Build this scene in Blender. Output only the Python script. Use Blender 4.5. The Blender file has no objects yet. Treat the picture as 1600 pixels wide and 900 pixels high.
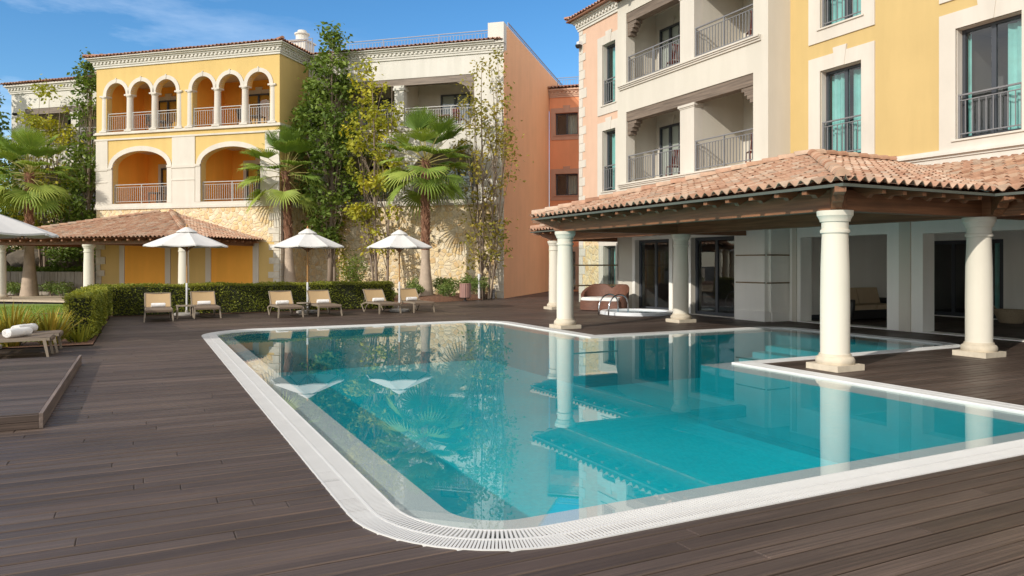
import bpy, bmesh, math, random
import numpy as np
from mathutils import Vector, Matrix

R = math.radians
PI = math.pi
SC = bpy.context.scene
COL = SC.collection
rng = random.Random(7)

# ------------------------------------------------------------------ frames
TB = math.atan(578 / 1155.6)          # right house and pool grid
TA = math.atan(1155.6 / 4150)         # left houses grid
ROT = {'A': -TA, 'B': TB, 'W': 0.0}


def toW(fr, u, v):
    a = ROT[fr]
    c, s = math.cos(a), math.sin(a)
    return (u * c - v * s, u * s + v * c)


# ------------------------------------------------------------------ materials
def newmat(name):
    m = bpy.data.materials.new(name)
    m.use_nodes = True
    nt = m.node_tree
    b = nt.nodes['Principled BSDF']
    return m, nt, b


def N(nt, t, **kw):
    n = nt.nodes.new(t)
    for k, v in kw.items():
        setattr(n, k, v)
    return n


def coord(nt, scale=(1, 1, 1), rot=(0, 0, 0)):
    tc = N(nt, 'ShaderNodeTexCoord')
    mp = N(nt, 'ShaderNodeMapping')
    mp.inputs['Scale'].default_value = scale
    mp.inputs['Rotation'].default_value = rot
    nt.links.new(tc.outputs['Object'], mp.inputs['Vector'])
    return mp.outputs['Vector']


def noise(nt, vec, scale, detail=4, rough=.55):
    n = N(nt, 'ShaderNodeTexNoise')
    n.inputs['Scale'].default_value = scale
    n.inputs['Detail'].default_value = detail
    n.inputs['Roughness'].default_value = rough
    nt.links.new(vec, n.inputs['Vector'])
    return n.outputs['Fac']


def ramp(nt, fac, stops, interp='LINEAR'):
    r = N(nt, 'ShaderNodeValToRGB')
    r.color_ramp.interpolation = interp
    el = r.color_ramp.elements
    while len(el) < len(stops):
        el.new(.5)
    for e, (p, c) in zip(el, stops):
        e.position = p
        e.color = (*c, 1) if len(c) == 3 else c
    nt.links.new(fac, r.inputs['Fac'])
    return r.outputs['Color']


def mixc(nt, fac, a, b, mode='MIX'):
    m = N(nt, 'ShaderNodeMix', data_type='RGBA', blend_type=mode)
    for sock, val in ((0, fac), (6, a), (7, b)):
        if isinstance(val, (int, float)):
            m.inputs[sock].default_value = val
        elif isinstance(val, tuple):
            m.inputs[sock].default_value = (*val[:3], 1)
        else:
            nt.links.new(val, m.inputs[sock])
    return m.outputs[2]


def bump(nt, b, h, strength=.3, dist=.02):
    n = N(nt, 'ShaderNodeBump')
    n.inputs['Strength'].default_value = strength
    n.inputs['Distance'].default_value = dist
    nt.links.new(h, n.inputs['Height'])
    nt.links.new(n.outputs['Normal'], b.inputs['Normal'])
    return n


def mul(c, k):
    return tuple(min(1, x * k) for x in c)


def plain(name, c, rough=.6, var=.12, scale=6, metal=0, bmp=0, spec=None):
    m, nt, b = newmat(name)
    v = coord(nt)
    f = noise(nt, v, scale, 5)
    col = ramp(nt, f, [(.3, mul(c, 1 - var)), (.7, mul(c, 1 + var))])
    nt.links.new(col, b.inputs['Base Color'])
    b.inputs['Roughness'].default_value = rough
    b.inputs['Metallic'].default_value = metal
    if spec is not None:
        b.inputs['Specular IOR Level'].default_value = spec
    if bmp:
        bump(nt, b, noise(nt, v, scale * 8, 3), bmp, .01)
    return m


def stucco(name, c, var=.05, stain=.06):
    m, nt, b = newmat(name)
    v = coord(nt)
    f1 = noise(nt, v, .55, 6, .6)
    vs = coord(nt, (1.6, 1.6, .22))
    f2 = noise(nt, vs, 1.2, 5, .6)
    c1 = ramp(nt, f1, [(.3, mul(c, 1 - var)), (.7, mul(c, 1 + var))])
    c2 = ramp(nt, f2, [(.42, (1 - stain, 1 - stain, 1 - stain * 1.1)), (.62, (1, 1, 1))])
    nt.links.new(mixc(nt, 1.0, c1, c2, 'MULTIPLY'), b.inputs['Base Color'])
    b.inputs['Roughness'].default_value = .85
    b.inputs['Specular IOR Level'].default_value = .25
    bump(nt, b, noise(nt, v, 60, 3), .25, .006)
    return m


def stonewall(name):
    m, nt, b = newmat(name)
    v = coord(nt)
    nz = N(nt, 'ShaderNodeTexNoise')
    nz.inputs['Scale'].default_value = 2.2
    nt.links.new(v, nz.inputs['Vector'])
    add = N(nt, 'ShaderNodeVectorMath', operation='MULTIPLY_ADD')
    nt.links.new(nz.outputs['Color'], add.inputs[0])
    add.inputs[1].default_value = (.28, .28, .28)
    nt.links.new(v, add.inputs[2])
    vo = N(nt, 'ShaderNodeTexVoronoi')
    vo.inputs['Scale'].default_value = 4.3
    nt.links.new(add.outputs[0], vo.inputs['Vector'])
    ve = N(nt, 'ShaderNodeTexVoronoi', feature='DISTANCE_TO_EDGE')
    ve.inputs['Scale'].default_value = 4.3
    nt.links.new(add.outputs[0], ve.inputs['Vector'])
    sep = N(nt, 'ShaderNodeSeparateColor')
    nt.links.new(vo.outputs['Color'], sep.inputs[0])
    col = ramp(nt, sep.outputs[0], [(0, (.80, .69, .50)), (.25, (.76, .56, .29)), (.45, (.85, .70, .45)),
                                    (.65, (.70, .49, .25)), (.85, (.88, .78, .60)), (1, (.64, .51, .33))])
    f = noise(nt, v, 9, 6, .65)
    col = mixc(nt, 1.0, col, ramp(nt, f, [(.3, (.80, .80, .80)), (.65, (1.06, 1.04, 1.0))]), 'MULTIPLY')
    mask = ramp(nt, ve.outputs['Distance'], [(.02, (0, 0, 0)), (.07, (1, 1, 1))])
    col = mixc(nt, mask, (.74, .63, .46), col)
    nt.links.new(col, b.inputs['Base Color'])
    b.inputs['Roughness'].default_value = .9
    h = mixc(nt, .35, ramp(nt, ve.outputs['Distance'], [(0, (0, 0, 0)), (.16, (1, 1, 1))]), f)
    bump(nt, b, h, .8, .05)
    return m


def attr_mat(name, stops, rough=.8, bmp=None, translucent=0, dirt=None, spec=.3):
    """colour by the per-face value 'rnd' stored on the mesh"""
    m, nt, b = newmat(name)
    at = N(nt, 'ShaderNodeAttribute', attribute_name='rnd')
    col = ramp(nt, at.outputs['Fac'], stops)
    v = coord(nt)
    if dirt:
        f = noise(nt, v, dirt[0], 5, .65)
        col = mixc(nt, 1.0, col, ramp(nt, f, [(.32, (dirt[1],) * 3), (.6, (1, 1, 1))]), 'MULTIPLY')
    nt.links.new(col, b.inputs['Base Color'])
    b.inputs['Roughness'].default_value = rough
    b.inputs['Specular IOR Level'].default_value = spec
    if bmp:
        bump(nt, b, noise(nt, v, bmp[0], 4), bmp[1], .01)
    if translucent:
        tr = N(nt, 'ShaderNodeBsdfTranslucent')
        tc = mixc(nt, 1.0, col, (1.25, 1.2, .6), 'MULTIPLY')
        nt.links.new(tc, tr.inputs['Color'])
        mx = N(nt, 'ShaderNodeMixShader')
        mx.inputs[0].default_value = translucent
        nt.links.new(b.outputs[0], mx.inputs[1])
        nt.links.new(tr.outputs[0], mx.inputs[2])
        out = nt.nodes['Material Output']
        nt.links.new(mx.outputs[0], out.inputs['Surface'])
    return m


def woodmat(name, c, axis='x', rough=.6, light=1.5, stretch=14):
    m, nt, b = newmat(name)
    sc = {'x': (.6, stretch, stretch), 'y': (stretch, .6, stretch), 'z': (stretch, stretch, .6)}[axis]
    f = noise(nt, coord(nt, sc), 1.6, 6, .6)
    col = ramp(nt, f, [(.3, mul(c, .6)), (.5, c), (.72, mul(c, light))])
    nt.links.new(col, b.inputs['Base Color'])
    b.inputs['Roughness'].default_value = rough
    bump(nt, b, f, .3, .01)
    return m


def glassmat(name, tint=(.82, .88, .88), rough=0.0, ior=1.5, power=5):
    m, nt, b = newmat(name)
    nt.nodes.remove(b)
    f0 = ((ior - 1) / (ior + 1)) ** 2
    # Schlick reflectance on |cos|, the same from both sides, so sunlight passes down through the sheet
    geo = N(nt, 'ShaderNodeNewGeometry')
    dt = N(nt, 'ShaderNodeVectorMath', operation='DOT_PRODUCT', name='facing')
    nt.links.new(geo.outputs['Incoming'], dt.inputs[0])
    nt.links.new(geo.outputs['Normal'], dt.inputs[1])
    ab = N(nt, 'ShaderNodeMath', operation='ABSOLUTE')
    nt.links.new(dt.outputs['Value'], ab.inputs[0])
    om = N(nt, 'ShaderNodeMath', operation='SUBTRACT', use_clamp=True)
    om.inputs[0].default_value = 1
    nt.links.new(ab.outputs[0], om.inputs[1])
    pw = N(nt, 'ShaderNodeMath', operation='POWER')
    nt.links.new(om.outputs[0], pw.inputs[0])
    pw.inputs[1].default_value = power
    fr = N(nt, 'ShaderNodeMath', operation='MULTIPLY_ADD', use_clamp=True)
    nt.links.new(pw.outputs[0], fr.inputs[0])
    fr.inputs[1].default_value = 1 - f0
    fr.inputs[2].default_value = f0
    tr = N(nt, 'ShaderNodeBsdfTransparent')
    tr.inputs['Color'].default_value = (*tint, 1)
    gl = N(nt, 'ShaderNodeBsdfGlossy')
    gl.inputs['Roughness'].default_value = rough
    mx = N(nt, 'ShaderNodeMixShader')
    nt.links.new(fr.outputs[0], mx.inputs[0])
    nt.links.new(tr.outputs[0], mx.inputs[1])
    nt.links.new(gl.outputs[0], mx.inputs[2])
    nt.links.new(mx.outputs[0], nt.nodes['Material Output'].inputs['Surface'])
    return m


def watermat(name, tint, s1=.08, s2=.11):
    m = glassmat(name, tint, 0.0, 1.6, 4.0)
    nt = m.node_tree
    v = coord(nt)
    a = noise(nt, v, 1.1, 3, .5)
    c = noise(nt, v, 13, 3, .55)
    # faint breeze patches on an otherwise calm surface
    pm = N(nt, 'ShaderNodeMath', operation='MULTIPLY')
    nt.links.new(c, pm.inputs[0])
    nt.links.new(ramp(nt, noise(nt, v, .28, 2), [(.4, (.15, .15, .15)), (.62, (1, 1, 1))]), pm.inputs[1])
    b1 = N(nt, 'ShaderNodeBump')
    b1.inputs['Strength'].default_value = s1
    b1.inputs['Distance'].default_value = .10
    nt.links.new(a, b1.inputs['Height'])
    b2 = N(nt, 'ShaderNodeBump')
    b2.inputs['Strength'].default_value = s2
    b2.inputs['Distance'].default_value = .03
    nt.links.new(pm.outputs[0], b2.inputs['Height'])
    nt.links.new(b1.outputs[0], b2.inputs['Normal'])
    for n in nt.nodes:
        if n.bl_idname == 'ShaderNodeBsdfGlossy':
            nt.links.new(b2.outputs[0], n.inputs['Normal'])
    nt.links.new(b2.outputs[0], nt.nodes['facing'].inputs[1])
    return m


def deckmat():
    m, nt, b = newmat('deck_boards')
    g = N(nt, 'ShaderNodeNewGeometry')
    isl = ramp(nt, g.outputs['Random Per Island'], [(0, (.057, .039, .030)), (.5, (.076, .053, .042)), (1, (.097, .070, .057))])
    v = coord(nt, (.35, 26, 26))
    f = noise(nt, v, 2.2, 7, .7)
    col = mixc(nt, 1.0, isl, ramp(nt, f, [(.3, (.62, .62, .62)), (.52, (1, 1, 1)), (.72, (1.75, 1.70, 1.66))]), 'MULTIPLY')
    sp = N(nt, 'ShaderNodeSeparateXYZ')
    nt.links.new(coord(nt), sp.inputs[0])
    g1 = N(nt, 'ShaderNodeMath', operation='MULTIPLY_ADD')
    nt.links.new(sp.outputs['Y'], g1.inputs[0])
    g1.inputs[1].default_value = 4 / .1465
    g1.inputs[2].default_value = 3.2 * 4 / .1465
    g2 = N(nt, 'ShaderNodeMath', operation='PINGPONG')
    g2.inputs[1].default_value = .5
    nt.links.new(g1.outputs[0], g2.inputs[0])
    col = mixc(nt, 1.0, col, ramp(nt, g2.outputs[0], [(.03, (.66, .66, .66)), (.11, (1, 1, 1))]), 'MULTIPLY')
    f2 = noise(nt, coord(nt, (.22, 2.2, 1)), 1.0, 6, .65)
    col = mixc(nt, 1.0, col, ramp(nt, f2, [(.33, (.70, .70, .70)), (.66, (1.28, 1.27, 1.26))]), 'MULTIPLY')
    nt.links.new(col, b.inputs['Base Color'])
    rr = ramp(nt, noise(nt, coord(nt), .6, 4), [(.35, (.42, .42, .42)), (.7, (.62, .62, .62))])
    nt.links.new(rr, b.inputs['Roughness'])
    b.inputs['Specular IOR Level'].default_value = .4
    bump(nt, b, f, .35, .006)
    return m


def sandmat(name, c1, c2, scale=120):
    m, nt, b = newmat(name)
    f = noise(nt, coord(nt), scale, 3, .8)
    nt.links.new(ramp(nt, f, [(.35, c1), (.65, c2)]), b.inputs['Base Color'])
    b.inputs['Roughness'].default_value = .9
    return m


def poolfloor():
    m, nt, b = newmat('pool_tiles')
    v = coord(nt)
    br = N(nt, 'ShaderNodeTexBrick')
    br.offset = 0
    br.inputs['Scale'].default_value = 1
    br.inputs['Brick Width'].default_value = .05
    br.inputs['Row Height'].default_value = .05
    br.inputs['Mortar Size'].default_value = .002
    br.inputs['Color1'].default_value = (.016, .56, .63, 1)
    br.inputs['Color2'].default_value = (.022, .64, .70, 1)
    br.inputs['Mortar'].default_value = (.05, .62, .68, 1)
    nt.links.new(v, br.inputs['Vector'])
    f = noise(nt, v, .5, 4)
    col = mixc(nt, 1.0, br.outputs['Color'], ramp(nt, f, [(.3, (.9, .92, .94)), (.7, (1.08, 1.06, 1.04))]), 'MULTIPLY')
    nt.links.new(col, b.inputs['Base Color'])
    b.inputs['Roughness'].default_value = .6
    return m


M = {}
M['yellow'] = stucco('yellow_stucco', (.67, .48, .19))
M['yellow_pale'] = stucco('pale_yellow_stucco', (.585, .43, .19), .04, .05)
M['orange_in'] = stucco('orange_stucco', (.94, .46, .08))
M['orange'] = stucco('apricot_stucco', (.95, .52, .28), .04, .04)
M['terracotta'] = stucco('terracotta_stucco', (.92, .40, .21))
M['pink'] = stucco('pink_stucco', (.68, .46, .34))
M['cream'] = stucco('cream_stucco', (.64, .60, .525), .03, .05)
M['white'] = stucco('white_stucco', (.68, .655, .60), .04, .08)
M['trim'] = stucco('white_stone_trim', (.65, .605, .54), .06, .07)
M['greywhite'] = stucco('grey_white_stucco', (.88, .86, .81), .03, .05)
M['column'] = stucco('cream_column_paint', (.71, .67, .575), .03, .04)
M['plinth'] = plain('plinth_stone', (.58, .51, .40), .8, .1, 8)
M['stone'] = stonewall('rubble_stone')
M['quoin'] = plain('quoin_stone', (.62, .57, .48), .85, .14, 5, bmp=.3)
M['quoin_grey'] = plain('grey_quoin_stone', (.50, .48, .44), .85, .14, 5, bmp=.3)
TILE_STOPS = [(0, (.36, .19, .12)), (.18, (.52, .32, .22)), (.36, (.45, .25, .165)), (.52, (.57, .40, .29)), (.68, (.48, .29, .19)), (.84, (.60, .46, .35)), (1, (.38, .27, .20))]
M['tile'] = attr_mat('clay_tiles', TILE_STOPS, .85, (30, .2), dirt=(5, .72))
M['tile_far'] = attr_mat('terrace_clay_tiles', [(0, (.42, .20, .12)), (.5, (.52, .28, .19)), (1, (.58, .38, .28))], .85, (30, .2), dirt=(5, .72))
M['beam'] = woodmat('dark_beam_wood', (.215, .092, .042), 'y', .55)
M['beam_x'] = woodmat('dark_cross_beam_wood', (.215, .092, .042), 'x', .55)
M['grey_beam'] = woodmat('weathered_beam_wood', (.17, .13, .10), 'y', .7)
M['grey_beam_x'] = woodmat('weathered_lintel_wood', (.20, .16, .13), 'x', .7)
M['rail'] = plain('grey_painted_steel', (.20, .20, .21), .45, .05)
M['rail_light'] = plain('pale_grey_painted_steel', (.42, .41, .40), .5, .05)
M['rail_roof'] = plain('blue_grey_steel', (.22, .25, .33), .5, .05)
M['frame'] = plain('anthracite_frame', (.055, .062, .075), .4, .05)
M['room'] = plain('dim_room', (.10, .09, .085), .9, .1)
M['glass'] = glassmat('window_glass', (.80, .87, .88), 0.0, 2.0)
M['screen_glass'] = glassmat('clear_screen_glass', (.93, .97, .96))
M['curtain'] = plain('aqua_curtain', (.30, .62, .57), .8, .12, 3)
M['curtain_pale'] = plain('pale_curtain', (.50, .56, .50), .8, .12, 3)
M['deck'] = deckmat()
M['soil'] = plain('mulch_soil', (.17, .085, .05), .95, .45, 14, bmp=.6)
M['ground'] = plain('dark_ground', (.03, .026, .022), .95, .3, 2)
M['paving'] = plain('beige_paving', (.52, .43, .31), .85, .1, 3)
M['grate'] = plain('white_grate_plastic', (.66, .66, .65), .45, .04, 3)
M['channel'] = plain('grey_channel', (.10, .10, .10), .8, .1)
M['coping'] = plain('white_coping', (.74, .73, .70), .6, .05)
M['ledge'] = sandmat('speckled_ledge', (.40, .41, .43), (.62, .61, .60))
M['poolfloor'] = poolfloor()
M['water'] = watermat('pool_water', (.90, .98, .985))
_nt = M['water'].node_tree
_va = N(_nt, 'ShaderNodeVolumeAbsorption')
_va.inputs['Color'].default_value = (0, .84, .88, 1)
_va.inputs['Density'].default_value = .24
_nt.links.new(_va.outputs[0], _nt.nodes['Material Output'].inputs['Volume'])
M['spa_water'] = watermat('spa_water', (.86, .95, .97), .05, .10)
M['spa'] = plain('white_spa_shell', (.74, .77, .80), .35, .03)
M['chrome'] = plain('polished_steel', (.62, .63, .65), .16, .03, metal=1)
M['canvas'] = plain('white_canvas', (.66, .65, .63), .85, .03, 5)
M['teak'] = woodmat('honey_wood', (.50, .26, .08), 'z', .5, 1.25)
M['ribwood'] = woodmat('brown_rib_wood', (.28, .14, .06), 'x', .55)
M['pole_metal'] = plain('white_pole_metal', (.70, .70, .70), .35, .03)
M['concrete'] = plain('grey_concrete', (.36, .34, .31), .9, .12, 9)
M['taupe'] = plain('taupe_resin', (.27, .22, .165), .5, .05)
M['dark_resin'] = plain('dark_resin', (.035, .035, .04), .5, .05)
M['sling'] = plain('tan_mesh_sling', (.46, .32, .17), .75, .08, 40)
M['sling_brown'] = plain('brown_mesh_sling', (.19, .14, .10), .7, .08, 40)
M['towel'] = plain('white_towel', (.82, .81, .80), .95, .05, 30, bmp=.5)
M['wicker'] = woodmat('brown_wicker', (.15, .065, .042), 'x', .55, 1.5, 30)
M['black_wicker'] = plain('black_wicker', (.018, .017, .017), .5, .2, 40)
M['beige_cushion'] = plain('beige_cushion', (.50, .38, .25), .9, .05)
M['white_cushion'] = plain('white_cushion', (.80, .79, .76), .9, .04)
M['straw'] = woodmat('straw_weave', (.40, .31, .21), 'x', .85, 1.4, 40)
M['bin'] = woodmat('dusty_pink_slats', (.36, .20, .17), 'z', .6, 1.2, 20)
M['red_wood'] = woodmat('red_brown_wood', (.16, .035, .028), 'z', .5, 1.3, 20)
M['black'] = plain('black_plastic', (.02, .02, .022), .4, .05)
M['plastic_white'] = plain('white_plastic', (.7, .7, .7), .4, .03)
M['bronze'] = plain('bronze_rail', (.22, .16, .09), .4, .05, metal=.6)
M['rock'] = plain('dark_boulder', (.15, .125, .10), .95, .35, 3, bmp=.6)
M['plank_grey'] = woodmat('grey_board_concrete', (.36, .32, .27), 'z', .85, 1.2, 6)
M['bark'] = woodmat('grey_brown_bark', (.26, .20, .15), 'z', .95, 1.35, 8)
M['palm_bark'] = attr_mat('fibrous_palm_bark', [(0, (.15, .075, .045)), (.5, (.26, .13, .08)), (1, (.36, .21, .14))], .95, (20, .4))
M['palm_smooth'] = plain('grey_palm_trunk', (.44, .35, .27), .9, .16, 4, bmp=.5)
LEAF = lambda n, a, b, c, t=.3: attr_mat(n, [(0, a), (.5, b), (1, c)], .55, None, t)
M['leaf_dark'] = LEAF('deep_green_leaves', (0.085, 0.14, 0.026), (0.155, 0.23, 0.04), (0.26, 0.335, 0.065))
M['leaf_yellow'] = LEAF('yellow_green_leaves', (0.23, 0.26, 0.026), (0.39, 0.39, 0.038), (0.56, 0.49, 0.05))
M['leaf_olive'] = LEAF('olive_leaves', (0.19, 0.19, 0.034), (0.31, 0.28, 0.05), (0.45, 0.35, 0.065))
M['leaf_hedge'] = LEAF('hedge_leaves', (0.11, 0.14, 0.018), (0.23, 0.255, 0.028), (0.38, 0.37, 0.045), .2)
M['leaf_shrub'] = LEAF('shrub_leaves', (0.11, 0.18, 0.045), (0.18, 0.255, 0.07), (0.27, 0.335, 0.095))
M['leaf_ivy'] = LEAF('fresh_ground_leaves', (.070, .130, .020), (.120, .190, .030), (.180, .240, .040))
M['frond'] = LEAF('palm_fronds', (0.095, 0.17, 0.034), (0.215, 0.32, 0.054), (0.43, 0.5, 0.11), .28)
M['petiole'] = plain('palm_stalks', (.34, .30, .09), .6, .1)
M['flax'] = LEAF('flax_blades', (0.15, 0.17, 0.026), (0.34, 0.3, 0.044), (0.52, 0.36, 0.055), .2)
M['hedge_core'] = plain('hedge_twigs', (.030, .034, .014), .95, .4, 9)
M['lawn'] = plain('lawn_turf', (.150, .225, .028), .95, .22, 1.1, bmp=.7)
M['grass'] = LEAF('grass_blades', (.13, .21, .022), (.18, .26, .03), (.25, .30, .045), .25)


# ------------------------------------------------------------------ mesh builder
def PA(a, d, z): return (a, d, z)      # facade looking towards -v
def PB(a, d, z): return (d, a, z)      # facade looking towards -u


class MB:
    def __init__(s):
        s.v, s.f, s.m, s.r = [], [], [], []
        s.mi = 0

    def add(s, vs, fs, r=0.0, m=None):
        o = len(s.v)
        s.v.extend(vs)
        m = s.mi if m is None else m
        for f in fs:
            s.f.append(tuple(i + o for i in f))
            s.m.append(m)
            s.r.append(r)

    def box(s, x0, x1, y0, y1, z0, z1, r=0.0):
        s.add([(x0, y0, z0), (x1, y0, z0), (x1, y1, z0), (x0, y1, z0), (x0, y0, z1), (x1, y0, z1), (x1, y1, z1), (x0, y1, z1)],
              [(0, 3, 2, 1), (4, 5, 6, 7), (0, 1, 5, 4), (1, 2, 6, 5), (2, 3, 7, 6), (3, 0, 4, 7)], r)

    def pbox(s, P, a0, a1, d0, d1, z0, z1):
        p, q = P(a0, d0, z0), P(a1, d1, z1)
        s.box(min(p[0], q[0]), max(p[0], q[0]), min(p[1], q[1]), max(p[1], q[1]), min(z0, z1), max(z0, z1))

    def quad(s, a, b, c, d, r=0.0):
        s.add([a, b, c, d], [(0, 1, 2, 3)], r)

    def bar(s, p0, p1, w, h, up=(0, 0, 1), r=0.0, w1=None, h1=None):
        p0, p1 = Vector(p0), Vector(p1)
        d = (p1 - p0).normalized()
        x = d.cross(Vector(up))
        if x.length < 1e-4:
            x = d.cross(Vector((1, 0, 0)))
        x.normalize()
        y = x.cross(d)
        vs = []
        for p, ww, hh in ((p0, w, h), (p1, w1 or w, h1 or h)):
            for a, b in ((-1, -1), (1, -1), (1, 1), (-1, 1)):
                vs.append(tuple(p + x * (a * ww / 2) + y * (b * hh / 2)))
        s.add(vs, [(3, 2, 1, 0), (4, 5, 6, 7), (0, 1, 5, 4), (1, 2, 6, 5), (2, 3, 7, 6), (3, 0, 4, 7)], r)

    def tube(s, pts, rad, n=8, r=0.0, cap=True):
        pts = [Vector(p) for p in pts]
        if isinstance(rad, (int, float)):
            rad = [rad] * len(pts)
        vs, fs = [], []
        px = None
        for i, p in enumerate(pts):
            d = (pts[min(i + 1, len(pts) - 1)] - pts[max(i - 1, 0)]).normalized()
            if px is None:
                x = d.cross(Vector((0, 0, 1)))
                if x.length < 1e-3:
                    x = d.cross(Vector((1, 0, 0)))
            else:
                x = px - d * px.dot(d)
            x.normalize()
            px = x
            y = d.cross(x)
            for k in range(n):
                a = 2 * PI * k / n
                vs.append(tuple(p + (x * math.cos(a) + y * math.sin(a)) * rad[i]))
        for i in range(len(pts) - 1):
            for k in range(n):
                fs.append((i * n + k, i * n + (k + 1) % n, (i + 1) * n + (k + 1) % n, (i + 1) * n + k))
        if cap:
            fs.append(tuple(range(n - 1, -1, -1)))
            fs.append(tuple((len(pts) - 1) * n + k for k in range(n)))
        s.add(vs, fs, r)

    def lathe(s, cx, cy, prof, n=24, sx=1, sy=1, cap=True):
        vs, fs = [], []
        for (rr, z) in prof:
            for k in range(n):
                a = 2 * PI * k / n
                vs.append((cx + rr * math.cos(a) * sx, cy + rr * math.sin(a) * sy, z))
        for i in range(len(prof) - 1):
            for k in range(n):
                fs.append((i * n + k, i * n + (k + 1) % n, (i + 1) * n + (k + 1) % n, (i + 1) * n + k))
        if cap:
            fs.append(tuple(range(n - 1, -1, -1)))
            fs.append(tuple((len(prof) - 1) * n + k for k in range(n)))
        s.add(vs, fs)

    def prism(s, poly, z0, z1):
        n = len(poly)
        vs = [(x, y, z0) for x, y in poly] + [(x, y, z1) for x, y in poly]
        fs = [tuple(range(n - 1, -1, -1)), tuple(range(n, 2 * n))]
        fs += [(i, (i + 1) % n, n + (i + 1) % n, n + i) for i in range(n)]
        s.add(vs, fs)

    def wall(s, P, a0, a1, z0, z1, d0, d1, holes=()):
        """one wall slab with rectangular holes: front, back and the reveals"""
        A = sorted({a0, a1, *[h[0] for h in holes], *[h[1] for h in holes]})
        Z = sorted({z0, z1, *[h[2] for h in holes], *[h[3] for h in holes]})
        A = [a for a in A if a0 <= a <= a1]
        Z = [z for z in Z if z0 <= z <= z1]

        def solid(i, j):
            if not (0 <= i < len(A) - 1 and 0 <= j < len(Z) - 1):
                return False
            ac, zc = (A[i] + A[i + 1]) / 2, (Z[j] + Z[j + 1]) / 2
            return not any(h[0] < ac < h[1] and h[2] < zc < h[3] for h in holes)
        for i in range(len(A) - 1):
            for j in range(len(Z) - 1):
                if not solid(i, j):
                    continue
                a, b, c, d = A[i], A[i + 1], Z[j], Z[j + 1]
                for dd in (d0, d1):
                    s.quad(P(a, dd, c), P(b, dd, c), P(b, dd, d), P(a, dd, d))
                for di, dj, e in ((-1, 0, ((a, c), (a, d))), (1, 0, ((b, c), (b, d))), (0, -1, ((a, c), (b, c))), (0, 1, ((a, d), (b, d)))):
                    if not solid(i + di, j + dj):
                        (p, q), (r_, t) = e
                        s.quad(P(p, d0, q), P(r_, d0, t), P(r_, d1, t), P(p, d1, q))

    def arch_fill(s, P, a, b, zs, rz, ztop, d0, d1, n=20):
        c, rx = (a + b) / 2, (b - a) / 2
        pts = [(c - rx * math.cos(PI * k / n), zs + rz * math.sin(PI * k / n)) for k in range(n + 1)]
        for k in range(n):
            (p, q), (r_, t) = pts[k], pts[k + 1]
            for dd in (d0, d1):
                s.quad(P(p, dd, q), P(r_, dd, t), P(r_, dd, ztop), P(p, dd, ztop))
            s.quad(P(p, d0, q), P(r_, d0, t), P(r_, d1, t), P(p, d1, q))

    def arch_band(s, P, c, zs, rx, rz, w, d0, d1, n=24):
        for k in range(n):
            t0, t1 = PI * k / n, PI * (k + 1) / n
            def pt(t, e): return (c - (rx + e) * math.cos(t), zs + (rz + e) * math.sin(t))
            i0, i1, o0, o1 = pt(t0, 0), pt(t1, 0), pt(t0, w), pt(t1, w)
            s.quad(P(i0[0], d0, i0[1]), P(i1[0], d0, i1[1]), P(o1[0], d0, o1[1]), P(o0[0], d0, o0[1]))
            s.quad(P(o0[0], d0, o0[1]), P(o1[0], d0, o1[1]), P(o1[0], d1, o1[1]), P(o0[0], d1, o0[1]))
            s.quad(P(i0[0], d0, i0[1]), P(i1[0], d0, i1[1]), P(i1[0], d1, i1[1]), P(i0[0], d1, i0[1]))

    def loggia(s, P, a0, a1, z0, z1, d0, d1, ms=(0, 0, 0)):
        """inside of a recess: back, two cheeks, floor and ceiling"""
        s.mi = ms[0]
        s.quad(P(a0, d1, z0), P(a1, d1, z0), P(a1, d1, z1), P(a0, d1, z1))
        s.quad(P(a0, d0, z0), P(a0, d1, z0), P(a0, d1, z1), P(a0, d0, z1))
        s.quad(P(a1, d0, z0), P(a1, d1, z0), P(a1, d1, z1), P(a1, d0, z1))
        s.mi = ms[1]
        s.quad(P(a0, d0, z0), P(a1, d0, z0), P(a1, d1, z0), P(a0, d1, z0))
        s.mi = ms[2]
        s.quad(P(a0, d0, z1), P(a1, d0, z1), P(a1, d1, z1), P(a0, d1, z1))
        s.mi = 0

    def tiles(s, p0, p1, up, poly, period=.21, L=.36, amp=.042, seed=1, spp=8):
        """barrel tiles on a plane: eave from p0 to p1, up = unit vector up the slope, poly = convex (s,t) outline"""
        p0, p1, up = Vector(p0), Vector(p1), Vector(up).normalized()
        e = (p1 - p0).normalized()
        nrm = e.cross(up)
        if nrm.z < 0:
            nrm = -nrm
        rg = random.Random(seed)
        smin, smax = min(p[0] for p in poly), max(p[0] for p in poly)

        def trange(sv):
            lo, hi = 1e9, -1e9
            for i in range(len(poly)):
                (a, b), (c, d) = poly[i], poly[(i + 1) % len(poly)]
                if abs(a - c) < 1e-9:
                    if abs(sv - a) < 1e-6:
                        lo, hi = min(lo, b, d), max(hi, b, d)
                    continue
                if min(a, c) - 1e-9 <= sv <= max(a, c) + 1e-9:
                    t = b + (d - b) * (sv - a) / (c - a)
                    lo, hi = min(lo, t), max(hi, t)
            return lo, hi
        step = period / spp
        n = int(math.ceil((smax - smin) / step))
        cols = [min(smin + k * step, smax) for k in range(n + 1)]
        rgs = [trange(c) for c in cols]
        tmax = max(p[1] for p in poly)
        nc = int(math.ceil(tmax / L))
        cache = {}
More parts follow.
